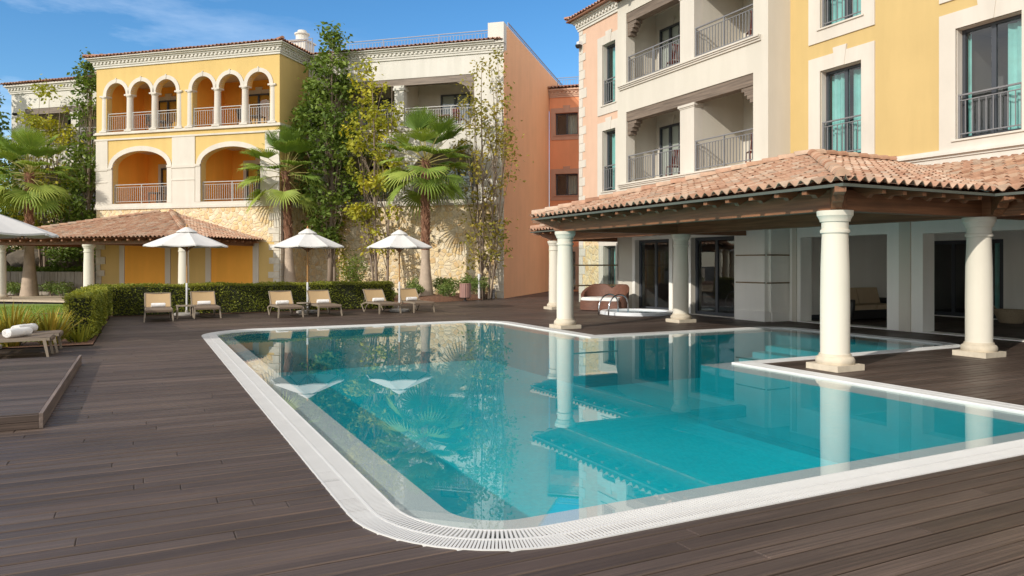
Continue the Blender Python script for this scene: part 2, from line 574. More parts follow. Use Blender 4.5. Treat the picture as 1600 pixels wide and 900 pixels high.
        for i in range(nc):
            ta, tb = i * L, (i + 1) * L + .03
            for k in range(n):
                c0, c1 = cols[k], cols[k + 1]
                if c1 - c0 < 1e-6:
                    continue
                pid = int((c0 - smin) / period + .5 + 1e-6)
                key = (i, pid)
                if key not in cache:
                    cache[key] = (rg.random(), rg.uniform(-.012, .012), rg.uniform(-.006, .006))
                rv, dt, dh = cache[key]
                vs = []
                for cc, tt, lift in ((c0, ta, .03), (c1, ta, .03), (c1, tb, .004), (c0, tb, .004)):
                    lo, hi = trange(cc)
                    t = min(max(tt + dt, lo), hi)
                    ph = (cc - smin) / period
                    h = amp * math.cos(2 * PI * ph)
                    h = h if h > 0 else h * .8
                    vs.append(tuple(p0 + e * cc + up * t + nrm * (h + lift + dh + amp)))
                if (Vector(vs[0]) - Vector(vs[3])).length < .01 and (Vector(vs[1]) - Vector(vs[2])).length < .01:
                    continue
                s.add(vs, [(0, 1, 2, 3)], rv)
                if i == 0 or True:
                    # the thickness of the lower lip
                    a, b = Vector(vs[0]), Vector(vs[1])
                    s.add([tuple(a), tuple(b), tuple(b - nrm * .016 + up * .002), tuple(a - nrm * .016 + up * .002)], [(0, 1, 2, 3)], rv * .6)

    def ridge(s, p0, p1, rad=.10, L=.36, seed=3):
        p0, p1 = Vector(p0), Vector(p1)
        d = (p1 - p0).normalized()
        n = max(1, int((p1 - p0).length / L))
        x = d.cross(Vector((0, 0, 1))).normalized()
        y = x.cross(d)
        rg = random.Random(seed)
        for i in range(n):
            a = p0 + d * (i * (p1 - p0).length / n)
            b = p0 + d * ((i + 1) * (p1 - p0).length / n + .04)
            rv = rg.random()
            vs = []
            for p, rr, up in ((a, rad * 1.12, .015), (b, rad * .92, 0)):
                for k in range(9):
                    t = PI * k / 8
                    vs.append(tuple(p + x * (rr * math.cos(t)) + y * (rr * math.sin(t) + up)))
            fs = [(k, k + 1, 10 + k, 9 + k) for k in range(8)] + [tuple(range(9))]
            s.add(vs, fs, rv)

    def build(s, name, mats, parent=None, off=(0, 0, 0), smooth=False, recalc=False):
        me = bpy.data.meshes.new(name)
        if off != (0, 0, 0):
            ox, oy, oz = off
            vs = [(x - ox, y - oy, z - oz) for x, y, z in s.v]
        else:
            vs = s.v
        me.from_pydata(vs, [], s.f)
        if not isinstance(mats, (list, tuple)):
            mats = [mats]
        for m in mats:
            me.materials.append(M[m] if isinstance(m, str) else m)
        if len(mats) > 1:
            me.polygons.foreach_set('material_index', s.m)
        at = me.attributes.new('rnd', 'FLOAT', 'FACE')
        at.data.foreach_set('value', s.r)
        if smooth is True:
            me.polygons.foreach_set('use_smooth', [True] * len(s.f))
        elif smooth:
            me.polygons.foreach_set('use_smooth', [True] * len(s.f))
            me.set_sharp_from_angle(angle=R(smooth))
        me.update()
        o = bpy.data.objects.new(name, me)
        COL.objects.link(o)
        if parent is not None:
            o.parent = parent
        return o


def tag(o, label=None, cat=None, group=None, kind=None):
    if label:
        o['label'] = label
    if cat:
        o['category'] = cat
    if group:
        o['group'] = group
    if kind:
        o['kind'] = kind
    return o


def thing(name, label, cat, fr, u, v, z=0, rot=0, group=None):
    o = bpy.data.objects.new(name, None)
    o.empty_display_size = .2
    COL.objects.link(o)
    x, y = toW(fr, u, v)
    o.location = (x, y, z)
    o.rotation_euler = (0, 0, ROT[fr] + rot)
    return tag(o, label, cat, group)


def place(o, fr, u, v, z=0, rot=0):
    x, y = toW(fr, u, v)
    o.location = (x, y, z)
    o.rotation_euler = (0, 0, ROT[fr] + rot)
    return o


def copy_tree(o, parent=None):
    c = o.copy()
    COL.objects.link(c)
    if parent is not None:
        c.parent = parent
    for ch in list(o.children):
        copy_tree(ch, c)
    return c


def struct(mb, name, mat, fr='W', z=0, **kw):
    o = mb.build(name, mat, **kw)
    o.rotation_euler = (0, 0, ROT[fr])
    o.location.z = z
    return tag(o, None, None, None, 'structure')


# ------------------------------------------------------------------ building kit
def railing(parent, P, a0, a1, d, z0, h=1.0, mat='rail', off=(0, 0, 0), gap=.12, bw=.018, name='railing', post=1.35):
    b = MB()
    b.pbox(P, a0, a1, d - .025, d + .025, z0 + h - .035, z0 + h)
    b.pbox(P, a0, a1, d - .014, d + .014, z0 + .08, z0 + .105)
    b.pbox(P, a0, a1, d - .014, d + .014, z0 + h - .15, z0 + h - .13)
    n = max(1, int(round((a1 - a0) / post)))
    for i in range(n + 1):
        a = a0 + (a1 - a0) * i / n
        a = min(max(a, a0 + .02), a1 - .02)
        b.pbox(P, a - .02, a + .02, d - .02, d + .02, z0, z0 + h - .035)
    k = int((a1 - a0) / gap)
    for i in range(1, k):
        a = a0 + (a1 - a0) * i / k
        b.pbox(P, a - bw / 2, a + bw / 2, d - bw / 2, d + bw / 2, z0 + .105, z0 + h - .15)
    return b.build(name, mat, parent, off)


def curtain_mesh(P, a0, a1, d, z0, z1, seed):
    b = MB()
    rg = random.Random(seed)
    n = max(8, int((a1 - a0) / .035))
    ph = rg.uniform(0, 6)
    pts = []
    for i in range(n + 1):
        a = a0 + (a1 - a0) * i / n
        pts.append((a, d + .035 * math.sin(i * 1.15 + ph) + .015 * math.sin(i * 2.7)))
    for i in range(n):
        b.quad(P(pts[i][0], pts[i][1], z0), P(pts[i + 1][0], pts[i + 1][1], z0), P(pts[i + 1][0], pts[i + 1][1], z1), P(pts[i][0], pts[i][1], z1))
    return b


def window(parent, P, a0, a1, z0, z1, d, off, leaves=2, curtains=((0, .45), (.55, 1)), name='window', cmat='curtain', depth=1.3, fw=.075, label=None):
    b = MB()
    b.pbox(P, a0, a0 + fw, d, d + .07, z0, z1)
    b.pbox(P, a1 - fw, a1, d, d + .07, z0, z1)
    b.pbox(P, a0 + fw, a1 - fw, d, d + .07, z1 - fw, z1)
    b.pbox(P, a0 + fw, a1 - fw, d, d + .07, z0, z0 + fw)
    for i in range(1, leaves):
        a = a0 + (a1 - a0) * i / leaves
        b.pbox(P, a - .05, a + .05, d + .005, d + .065, z0 + fw, z1 - fw)
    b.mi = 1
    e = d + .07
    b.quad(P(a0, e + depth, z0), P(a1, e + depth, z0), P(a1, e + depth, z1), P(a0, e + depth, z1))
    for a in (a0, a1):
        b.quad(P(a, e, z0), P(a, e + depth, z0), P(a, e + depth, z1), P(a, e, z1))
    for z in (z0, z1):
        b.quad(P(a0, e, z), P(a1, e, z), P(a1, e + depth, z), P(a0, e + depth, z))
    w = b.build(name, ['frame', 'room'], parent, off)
    if label:
        w['label'] = label
    g = MB()
    g.quad(P(a0 + fw, d + .035, z0 + fw), P(a1 - fw, d + .035, z0 + fw), P(a1 - fw, d + .035, z1 - fw), P(a0 + fw, d + .035, z1 - fw))
    g.build('pane', 'glass', w, off)
    for i, (f0, f1) in enumerate(curtains):
        c = curtain_mesh(P, a0 + .03 + (a1 - a0 - .06) * f0, a0 + .03 + (a1 - a0 - .06) * f1, d + .18, z0 + .02, z1 - .1, i + int(a0 * 13) + int(z0 * 7))
        c.build('curtain', cmat, w, off, smooth=True)
    return w


def surround(parent, P, a0, a1, z0, z1, d, w, off, mat='trim', keystone=True, proud=.03, bottom=True, wb=None, lining=0):
    """stone surround standing proud of the wall round an opening"""
    b = MB()
    wb = w if wb is None else wb
    zb = z0 - wb if bottom else z0
    b.pbox(P, a0 - w, a0, d - proud, d + .02, zb, z1 + w)
    b.pbox(P, a1, a1 + w, d - proud, d + .02, zb, z1 + w)
    b.pbox(P, a0, a1, d - proud, d + .02, z1, z1 + w)
    if bottom:
        b.pbox(P, a0, a1, d - proud, d + .02, z0 - wb, z0)
        b.pbox(P, a0 - .08, a1 + .08, d - proud - .04, d - proud + .03, z0 - .04, z0)
    if keystone:
        c = (a0 + a1) / 2
        d0, d1 = d - proud - .02, d + .015
        vs = [P(c - .14, d0, z1 - .003), P(c + .14, d0, z1 - .003), P(c + .21, d0, z1 + w + .14), P(c - .21, d0, z1 + w + .14)]
        vs += [P(c - .14, d1, z1 - .003), P(c + .14, d1, z1 - .003), P(c + .21, d1, z1 + w + .14), P(c - .21, d1, z1 + w + .14)]
        b.add(vs, [(0, 1, 2, 3), (4, 5, 6, 7), (0, 1, 5, 4), (1, 2, 6, 5), (2, 3, 7, 6), (3, 0, 4, 7)])
    if lining:
        e = .014
        b.pbox(P, a0, a0 + e, d + .021, d + lining, z0, z1)
        b.pbox(P, a1 - e, a1, d + .021, d + lining, z0, z1)
        b.pbox(P, a0 + e, a1 - e, d + .021, d + lining, z1 - e, z1)
        b.pbox(P, a0 + e, a1 - e, d + .021, d + lining, z0, z0 + e)
    return b.build('window_surround', mat, parent, off)


def cornice(b, P, a0, a1, d, z0, ends=(0, 0), dent=True):
    """stepped cornice rising from z0 on wall face d, with dentils"""
    steps = [(0, .10, .06), (.10, .17, .10), (.30, .37, .20), (.37, .46, .28)]
    for z, zz, pr in steps:
        b.pbox(P, a0 - pr * ends[0], a1 + pr * ends[1], d - pr, d + .1, z0 + z, z0 + zz)
    b.pbox(P, a0 - .12 * ends[0], a1 + .12 * ends[1], d - .12, d + .1, z0 + .17, z0 + .30)
    if dent:
        n = int((a1 - a0) / .22)
        for i in range(n + 1):
            a = a0 + (a1 - a0) * i / n
            b.pbox(P, a - .055, a + .055, d - .175, d - .12, z0 + .20, z0 + .30)


def quoins(b, P, a_edge, sgn, d, z0, z1, h=.33, wl=.52, ws=.30, proud=.025, seed=1):
    rg = random.Random(seed)
    z, i = z0, 0
    while z < z1 - .05:
        hh = min(h * rg.uniform(.85, 1.15), z1 - z)
        w = (wl if i % 2 else ws) * rg.uniform(.88, 1.12)
        a0, a1 = sorted((a_edge, a_edge + sgn * w))
        b.pbox(P, a0, a1, d - proud * rg.uniform(.8, 1.2), d + .02, z + .008, z + hh - .008)
        z += hh
        i += 1


def column_mesh(b, cx, cy, z0, z1, r=.210, n=28, plinth=True, mp=1):
    pl = .09
    if plinth:
        b.mi = mp
        b.box(cx - r * 1.38, cx + r * 1.38, cy - r * 1.38, cy + r * 1.38, z0, z0 + pl)
        prof = [(r * 1.26, z0 + pl), (r * 1.33, z0 + pl + .03), (r * 1.33, z0 + pl + .07), (r * 1.25, z0 + pl + .10), (r * 1.12, z0 + pl + .115), (r * 1.08, z0 + pl + .15)]
        b.lathe(cx, cy, prof, n)
        b.mi = 0
        zb = z0 + pl + .15
    else:
        zb = z0
    H = z1 - zb
    prof = [(r * 1.0, zb), (r * 1.0, zb + H * .35), (r * .97, zb + H * .6), (r * .90, z1 - .42), (r * .89, z1 - .34),
            (r * 1.0, z1 - .335), (r * 1.02, z1 - .31), (r * 1.0, z1 - .285), (r * .91, z1 - .28), (r * .92, z1 - .17),
            (r * 1.02, z1 - .165), (r * 1.06, z1 - .13), (r * 1.16, z1 - .09), (r * 1.22, z1 - .075), (r * 1.24, z1 - .02), (r * 1.24, z1)]
    b.lathe(cx, cy, prof, n)


def leaf_cloud(b, pts, size, rg, aspect=.5, droop=.3, flat=0.0):
    """diamond leaves, two facets folded along the midrib, round the given points; pts = (x,y,z,shade)"""
    for (x, y, z, sh) in pts:
        L = size * rg.uniform(.6, 1.25)
        th = rg.uniform(0, 2 * PI)
        ph = rg.uniform(-.9, .7) - droop
        if flat:
            ph *= (1 - flat)
        d = Vector((math.cos(th) * math.cos(ph), math.sin(th) * math.cos(ph), math.sin(ph)))
        sd = d.cross(Vector((rg.uniform(-1, 1), rg.uniform(-1, 1), rg.uniform(.2, 1)))).normalized() * (L * aspect / 2)
        p = Vector((x, y, z))
        nn = d.cross(sd).normalized() * (L * .08)
        m = p + d * (L * .45)
        b.add([tuple(p), tuple(m + sd + nn), tuple(p + d * L), tuple(m - sd + nn)], [(0, 1, 2, 3)], min(1, max(0, sh + rg.uniform(-.3, .3))))


# ================================================================== GROUND, DECK, POOL
POOL = [(1.17, 3.62, 1.05), (8.85, 3.62, .9), (8.85, 8.8, 0), (14.6, 8.8, .8), (14.6, 13.95, .8), (9.05, 13.95, 0), (9.05, 19.1, 1.1), (1.17, 19.1, 1.5)]


def pool_ring(d, seg=12):
    """the pool outline moved inwards by d, with rounded outer corners"""
    P_ = [(x, y) for x, y, r in POOL]
    n = len(P_)
    out = []
    for i in range(n):
        p0, p1, p2 = Vector(P_[i - 1]), Vector(P_[i]), Vector(P_[(i + 1) % n])
        e0, e1 = (p1 - p0).normalized(), (p2 - p1).normalized()
        n0, n1 = Vector((-e0.y, e0.x)), Vector((-e1.y, e1.x))
        c = p1 + (n0 + n1) * d
        r = POOL[i][2]
        if r:
            rr = max(.05, r - d)
            ctr = c + (n0 + n1) * rr
            a0 = math.atan2(-n0.y, -n0.x)
            a1 = math.atan2(-n1.y, -n1.x)
            while a1 < a0:
                a1 += 2 * PI
            for k in range(seg + 1):
                a = a0 + (a1 - a0) * k / seg
                out.append((ctr.x + rr * math.cos(a), ctr.y + rr * math.sin(a)))
        else:
            out.append((c.x, c.y))
    return out


def poly_fill(loops, z):
    bm = bmesh.new()
    es = []
    for lp in loops:
        vs = [bm.verts.new((x, y, z)) for x, y in lp]
        for i in range(len(vs)):
            es.append(bm.edges.new((vs[i], vs[(i + 1) % len(vs)])))
    bmesh.ops.triangle_fill(bm, use_beauty=True, use_dissolve=False, edges=es, normal=(0, 0, 1))
    b = MB()
    bm.verts.index_update()
    b.add([tuple(v.co) for v in bm.verts], [tuple(v.index for v in f.verts) for f in bm.faces])
    bm.free()
    return b


def ring_quads(b, d0, z0, d1, z1):
    A_, B_ = pool_ring(d0), pool_ring(d1)
    n = len(A_)
    for i in range(n):
        j = (i + 1) % n
        b.quad((*A_[i], z0), (*A_[j], z0), (*B_[j], z1), (*B_[i], z1))


big = [(-260, -160), (300, -160), (300, 320), (-260, 320)]
struct(poly_fill([big, pool_ring(.06)], -.10), 'ground', 'ground', 'B')

# deck boards, each with eased edges
POLY = pool_ring(.14)


def inside_iv(v):
    """u-intervals of the pool (outline moved half a grate inwards) at height v"""
    xs = []
    n = len(POLY)
    for i in range(n):
        (x0, y0), (x1, y1) = POLY[i], POLY[(i + 1) % n]
        if (y0 - v) * (y1 - v) < 0:
            xs.append(x0 + (x1 - x0) * (v - y0) / (y1 - y0))
    xs.sort()
    return [(xs[i], xs[i + 1]) for i in range(0, len(xs) - 1, 2)]


def deck_span(v):
    if v < 16.55:
        return (-9.5, 24)
    if v < 25.25:
        return (-.86, 24)
    if v < 34:
        return (7.6, 24)
    return (13.2, 24)


def board(b, u0, u1, v0, v1, z0=-.085, z1=0.0, tilt=0.0):
    e = .006
    vs = []
    for (a, z) in ((0, z0), (0, z1 - e), (e, z1)):
        t_ = tilt if z > z0 else 0
        vs += [(u0 + a, v0 + a, z - t_), (u1 - a, v0 + a, z - t_), (u1 - a, v1 - a, z + t_), (u0 + a, v1 - a, z + t_)]
    fs = []
    for k in (0, 4):
        fs += [(k, k + 1, k + 5, k + 4), (k + 1, k + 2, k + 6, k + 5), (k + 2, k + 3, k + 7, k + 6), (k + 3, k, k + 4, k + 7)]
    fs.append((8, 9, 10, 11))
    b.add(vs, fs)


db = MB()
PITCH, GAP = .1465, .013
v = -3.2
while v < 42:
    vc = v + PITCH / 2
    lo, hi = deck_span(vc)
    spans, cur = [], lo
    for (x0, x1) in inside_iv(vc):
        if x0 > cur:
            spans.append((cur, x0))
        cur = max(cur, x1)
    spans.append((cur, hi))
    off0 = rng.uniform(0, 3)
    for (s0, s1) in spans:
        u = s0
        first = True
        while u < s1 - .02:
            ln = rng.choice((2.4, 3.0, 3.6)) if not first else 1.0 + off0
            first = False
            e = min(u + ln, s1)
            if s1 - e < .4:
                e = s1
            board(db, u + .0008, e - .0008, v + GAP / 2, v + PITCH - GAP / 2, z1=rng.uniform(-.0018, .0012), tilt=rng.uniform(-.0016, .0010))
            u = e
    v += PITCH
deck = struct(db, 'pool_deck', 'deck', 'B')

# raised platform beside the pool
t = thing('wooden_platform', 'low raised timber platform on the deck with a pale edge board', 'platform', 'B', -.86, 8.5)
b = MB()
v = 8.5 + .03
while v < 13.55:
    board(b, -6.5, -.90, v + .003, min(v + PITCH, 13.58) - .003, .105, .142 + rng.uniform(-.001, .001))
    v += PITCH
b.build('decking', 'deck', t, (-.86, 8.5, 0))
b = MB()
for k in range(2):
    board(b, -6.5, -.90, 8.478, 8.5, .004 + k * .068, .068 + k * .068)
b.build('front_board', 'deck', t, (-.86, 8.5, 0))
b = MB()
b.box(-.897, -.862, 8.47, 13.6, .004, .148)
b.build('edge_board', woodmat('weathered_edge_board', (.16, .12, .10), 'y', .6), t, (-.86, 8.5, 0))

# pool basin, ledge, steps
b = MB()
ring_quads(b, .02, -.14, .315, -.14)
b.mi = 1
ring_quads(b, .02, -.004, .012, -.14)
ring_quads(b, .315, -.003, .318, -.052)
b.build('x', ['channel', 'coping'])
o = bpy.data.objects['x']
o.name = 'pool_channel'
o.rotation_euler = (0, 0, TB)
tag(o, kind='structure')
b = MB()
ring_quads(b, .318, -.052, .66, -.06)
b.mi = 1
ring_quads(b, .66, -.06, .68, -1.02)
b.mi = 2
pf = poly_fill([pool_ring(.68)], -1.02)
b.add(pf.v, pf.f)
for k in range(5):        # submerged steps at the far end of the arm
    u0 = 13.84 - .42 * (5 - k)
    b.box(u0, 13.845, 9.56, 13.19, -1.02, -1.02 + .13 * (k + 1))
M['poolwall'] = plain('pool_wall_tiles', (.012, .34, .39), .6, .08, 4)
o = b.build('pool_basin', ['ledge', 'poolwall', 'poolfloor'])
o.rotation_euler = (0, 0, TB)
tag(o, kind='structure')
b = poly_fill([pool_ring(.310)], -.014)
ring_quads(b, .310, -.014, .310, -1.10)
b2 = poly_fill([pool_ring(.310)], -1.10)
b.add(b2.v, [tuple(reversed(f)) for f in b2.f])
wo = struct(b, 'pool_water', 'water', 'B')
bm = bmesh.new()
bm.from_mesh(wo.data)
bmesh.ops.remove_doubles(bm, verts=bm.verts, dist=1e-4)
bmesh.ops.recalc_face_normals(bm, faces=bm.faces)
bm.to_mesh(wo.data)
bm.free()

# overflow grate: two rows of slats and three rails all round
gt = tag(bpy.data.objects.new('overflow_grate', None), 'white slatted overflow grate running all round the pool edge', 'drain grate')
COL.objects.link(gt)
gt.location = (*toW('B', 1.17, 3.62), 0)
gt.rotation_euler = (0, 0, TB)
goff = (1.17, 3.62, 0)
sl = MB()
rail_b = MB()


def resample(pts, step):
    out = []
    n = len(pts)
    seg = [(Vector(pts[i]), Vector(pts[(i + 1) % n])) for i in range(n)]
    for a, c in seg:
        L = (c - a).length
        if L < 1e-6:
            continue
        k = max(1, int(round(L / step)))
        for i in range(k):
            out.append(a + (c - a) * (i / k))
    return out


def ring_pairs(d0, d1, step):
    A_, B_ = pool_ring(d0, 24), pool_ring(d1, 24)
    n = len(A_)
    for i in range(n):
        a0, a1, b0, b1 = Vector(A_[i]), Vector(A_[(i + 1) % n]), Vector(B_[i]), Vector(B_[(i + 1) % n])
        L = (a1 - a0).length
        if L < 1e-6:
            continue
        k = max(1, int(round(L / step)))
        for j in range(k):
            t_ = (j + .5) / k
            yield a0.lerp(a1, t_), b0.lerp(b1, t_)


for (d0, d1) in ((.014, .150), (.168, .304)):
    for p, q in ring_pairs(d0, d1, .026):
        tdir = (q - p).normalized()
        s_ = Vector((-tdir.y, tdir.x)) * .0072
        vs = []
        for zz in (-.028, .004):
            vs += [(*(p - s_), zz), (*(p + s_), zz), (*(q + s_), zz), (*(q - s_), zz)]
        sl.add(vs, [(4, 5, 6, 7), (0, 1, 5, 4), (2, 3, 7, 6), (1, 2, 6, 5), (3, 0, 4, 7)])
sl.build('slats', 'grate', gt, goff)
for (d0, d1) in ((.0, .014), (.150, .168), (.304, .316)):
    A_, B_ = pool_ring(d0), pool_ring(d1)
    n = len(A_)
    for i in range(n):
        j = (i + 1) % n
        for z in (.006,):
            rail_b.quad((*A_[i], z), (*A_[j], z), (*B_[j], z), (*B_[i], z))
        rail_b.quad((*A_[i], .006), (*A_[j], .006), (*A_[j], -.03), (*A_[i], -.03))
        rail_b.quad((*B_[i], .006), (*B_[j], .006), (*B_[j], -.03), (*B_[i], -.03))
rail_b.build('rail', 'grate', gt, goff)

# lawn, path, beds
b = MB()
b.add([(-30, 17.9, .0), (-1.45, 17.9, .0), (-1.45, 33.5, .0), (-30, 48, .0)], [(0, 1, 2, 3)])
struct(b, 'lawn', 'lawn', 'B')
b = MB()
rg = random.Random(3)
for i in range(26000):
    u = -1.5 - 9.5 * rg.random() ** 1.4
    vv = rg.uniform(17.9, 33)
    L = rg.uniform(.03, .06)
    a = rg.uniform(0, 2 * PI)
    dx, dy = math.cos(a) * .012, math.sin(a) * .012
    lx, ly = rg.uniform(-.02, .02), rg.uniform(-.02, .02)
    b.add([(u - dx, vv - dy, 0), (u + dx, vv + dy, 0), (u + lx, vv + ly, L)], [(0, 1, 2)], rg.random())
o = b.build('grass', 'grass')
o.rotation_euler = (0, 0, TB)
tag(o, None, None, None, 'stuff')

b = MB()   # mulch bed under hedge and flax
b.add([(-9.5, 16.56, .012), (-.87, 16.75, .012), (-.87, 25.2, .012), (7.6, 25.2, .012), (7.6, 28, .012), (-3.2, 28, .012), (-1.5, 26.4, .012), (-1.5, 17.85, .012), (-9.5, 17.85, .012)],
      [(0, 1, 7, 8), (1, 2, 6, 7), (2, 5, 6), (2, 3, 4, 5)])
struct(b, 'hedge_bed_soil', 'soil', 'B')
# bed along the stone wall (left-house grid), softly mounded
b = MB()
nx, ny = 40, 10
vs, fs = [], []
for i in range(nx + 1):
    for j in range(ny + 1):
        u = -19.4 + (19.4 - 10.0) * i / nx
        front = 26.6 + max(0, (u + 13)) ** 1.5 * .95
        front = min(front, 31.7)
        vv = front + (32.6 - front) * j / ny
        z = .03 + .16 * math.sin(min(1, j / 3) * PI / 2) * (1 + .3 * math.sin(i * .9 + j)) if j else .0
        vs.append((u, vv, z))
for i in range(nx):
    for j in range(ny):
        k = i * (ny + 1) + j
        fs.append((k, k + ny + 1, k + ny + 2, k + 1))
b.add(vs, fs)
struct(b, 'wall_bed_soil', 'soil', 'A', smooth=True)
b = MB()
b.box(-33, -20.3, 25.0, 30.05, -.04, .03)
struct(b, 'pavilion_paving', 'paving', 'A')
b = MB()
b.add([(-46, 26.8, .012), (-33.0, 26.8, .012), (-33.0, 29.2, .012), (-46, 29.2, .012)], [(0, 1, 2, 3)])
struct(b, 'garden_bed_soil', 'soil', 'A')

# ================================================================== LEFT YELLOW HOUSE (grid A)
def left_yellow():
    T = thing('yellow_house', 'bright yellow three storey house with arched loggias over a stone base', 'house', 'A', -29.98, 30.1)
    O = (-29.98, 30.1, 0)
    U0, U1, V = -29.98, -19.55, 30.1
    arches = [(-28.765, .60), (-27.29, .60), (-25.815, .60), (-23.725, .60), (-22.22, .60), (-20.67, .60)]
    lows = [(-28.99, -25.73), (-23.83, -20.53)]
    up_rects = [(-29.365, -25.215, 8.12, 10.62), (-24.325, -20.07, 8.12, 10.62)]
    holes = up_rects + [(a, c, 4.55, 7.16) for a, c in lows]
    b = MB()
    b.wall(PA, U0, U1, 4.3, 11.4, V, V + .35, holes)
    # spandrels between the upper arches
    for rr, grp in zip(up_rects, (arches[:3], arches[3:])):
        prev = rr[0]
        for c, r in grp:
            if c - r > prev + .001:
                b.wall(PA, prev, c - r, 9.96, rr[3], V, V + .35)
            b.arch_fill(PA, c - r, c + r, 9.96, r, rr[3], V, V + .35)
            prev = c + r
        if rr[1] > prev + .001:
            b.wall(PA, prev, rr[1], 9.96, rr[3], V, V + .35)
    for a, c in lows:
        b.arch_fill(PA, a, c, 6.36, .78, 7.16, V, V + .35)
    # side walls and back
    b.box(U1 - .3, U1, V + .35, V + 12, 4.3, 11.4)
    b.box(U0, U0 + .3, V + .35, V + 12, 4.3, 11.4)
    b.box(U0, U1, V + 11.9, V + 12, 4.3, 11.4)
    b.box(U0 + .3, U1 - .3, V + .35, V + 11.9, 11.2, 11.38)
    b.build('wall', 'yellow', T, O)
    # ground floor: yellow plaster under the pavilion, rubble stone above and at the side
    b = MB()
    b.box(U0 + .02, U1 - .02, V, V + .35, 0, 2.62)
    b.build('lower_wall', 'yellow', T, O)
    b = MB()
    b.wall(PA, U0, U1, 2.62, 4.3, V - .02, V + .35)
    b.box(U1 - .35, U1 + .02, V + .355, V + 2.5, 0, 4.3)
    b.box(U0 - .02, U0 + .35, V + .355, V + 12, 0, 4.3)
    b.build('stone_base', 'stone', T, O)
    # orange panels between pale strips
    for a, c in ((-28.25, -25.85), (-23.25, -20.95)):
        b = MB()
        b.box(a, c, V - .012, V + .01, .05, 2.55)
        p = b.build('wall_panel', 'orange_in', T, O)
        b = MB()
        b.box(a - .30, a, V - .05, V + .01, 0, 2.6)
        b.build('panel_trim', 'trim', p, O)
        b = MB()
        b.box(c, c + .30, V - .05, V + .01, 0, 2.6)
        b.build('panel_trim', 'trim', p, O)
    b = MB()
    quoins(b, PA, U1, -1, V - .03, 2.62, 4.3, seed=2)
    quoins(b, PA, U1, -1, V - .01, 0, 2.6, seed=3)
    quoins(b, PB, V - .04, 1, U1 + .055, 0, 4.3, seed=5)
    b.build('quoins', 'quoin', T, O)
    b = MB()
    quoins(b, PA, U0, 1, V - .03, 0, 2.6, seed=4)
    b.build('quoins', 'quoin', T, O)
    # string courses and cornice
    b = MB()
    for z0, z1, pr in ((4.28, 4.40, .09), (4.40, 4.56, .05), (7.72, 7.80, .07), (8.00, 8.06, .10), (8.06, 8.13, .06)):
        b.box(U0 - pr, U1 + pr, V - pr, V + .02, z0, z1)
        b.box(U1 - .02, U1 + pr, V + .02, V + 4, z0, z1)
    b.build('string_course', 'trim', T, O)
    b = MB()
    cornice(b, PA, U0, U1, V, 11.32, (1, 1))
    cornice(b, lambda a, d, z: (2 * U1 - d, a, z), V + .1, V + 6, U1, 11.32, (0, 0))
    cornice(b, PB, V + .1, V + 6, U0, 11.32, (0, 0))
    b.build('cornice', 'white', T, O)
    # pilasters of the middle floor
    b = MB()
    for a, c in ((U0, -29.27), (-25.45, -24.15), (-20.30, U1)):
        b = MB()
        b.box(a, c, V - .045, V + .01, 4.56, 7.72)
        b.box(a - .04, c + .04, V - .085, V + .01, 6.22, 6.36)
        b.box(a - .03, c + .03, V - .07, V + .01, 5.62, 5.68)
        b.build('pilaster', 'trim', T, O)
    for a, c in lows:
        for x0, x1 in ((a - .28, a), (c, c + .28)):
            b = MB()
            b.box(x0, x1, V - .06, V + .01, 4.56, 6.36)
            b.box(x0 - .0, x1 + .0, V - .10, V + .01, 6.27, 6.365)
            b.build('jamb', 'trim', T, O)
    for a, c in lows:
        b = MB()
        b.arch_band(PA, (a + c) / 2, 6.36, (c - a) / 2, .78, .24, V - .045, V + .12)
        b.build('arch', 'trim', T, O)
    for c, r in arches:
        b = MB()
        b.arch_band(PA, c, 9.96, r, r, .19, V - .04, V + .2)
        b.box(c - .03, c + .03, V - .06, V + .02, 9.96 + r + .02, 9.96 + r + .24)
        b.build('arch', 'trim', T, O)
    cols = [-29.52, -28.03, -26.55, -25.07, -24.48, -22.97, -21.45, -19.93]
    for x in cols:
        b = MB()
        cx = x
        b.box(cx - .21, cx + .21, V - .09, V + .30, 8.13, 8.21)
        b.lathe(cx, V + .10, [(.19, 8.21), (.19, 8.27), (.165, 8.29), (.16, 8.9), (.15, 9.78), (.15, 9.80), (.19, 9.86), (.19, 9.885)], 16)
        b.box(cx - .205, cx + .205, V - .085, V + .30, 9.885, 9.96)
        b.build('column', 'trim', T, O)
    # loggia interiors
    b = MB()
    for a, c in ((-29.5, -25.05), (-24.5, -19.95)):
        b.loggia(PA, a, c, 8.12, 10.9, V + .35, V + 2.6, (0, 1, 2))
    for a, c in ((-29.2, -25.5), (-24.0, -20.3)):
        b.loggia(PA, a, c, 4.56, 7.4, V + .35, V + 2.6, (0, 1, 2))
    b.build('loggia', ['orange_in', 'paving', 'cream'], T, O)
    # glass doors inside
    for a, c, z0 in ((-28.5, -27.25, 8.14), (-23.1, -21.7, 8.14), (-28.3, -27.0, 4.58), (-23.1, -21.7, 4.58)):
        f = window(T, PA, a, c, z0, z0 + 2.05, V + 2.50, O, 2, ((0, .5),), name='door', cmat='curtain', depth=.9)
        surround(f, PA, a, c, z0, z0 + 2.05, V + 2.59, .22, O, 'trim', True, .03, False)
    # railings
    for k, (c, r) in enumerate(arches):
        railing(T, PA, c - r + .02, c + r - .02, V + .1, 8.16, .92, 'rail_light', O, .12, .016)
    for a, c in lows:
        railing(T, PA, a + .01, c - .01, V + .12, 4.58, .95, 'rail_light', O, .12, .018)
    # tiled eaves with hips
    b = MB()
    s = .26
    ez = 11.80
    u0, u1, v0 = U0 - .42, U1 + .42, V - .42
    k = math.hypot(1, s)
    W = u1 - u0
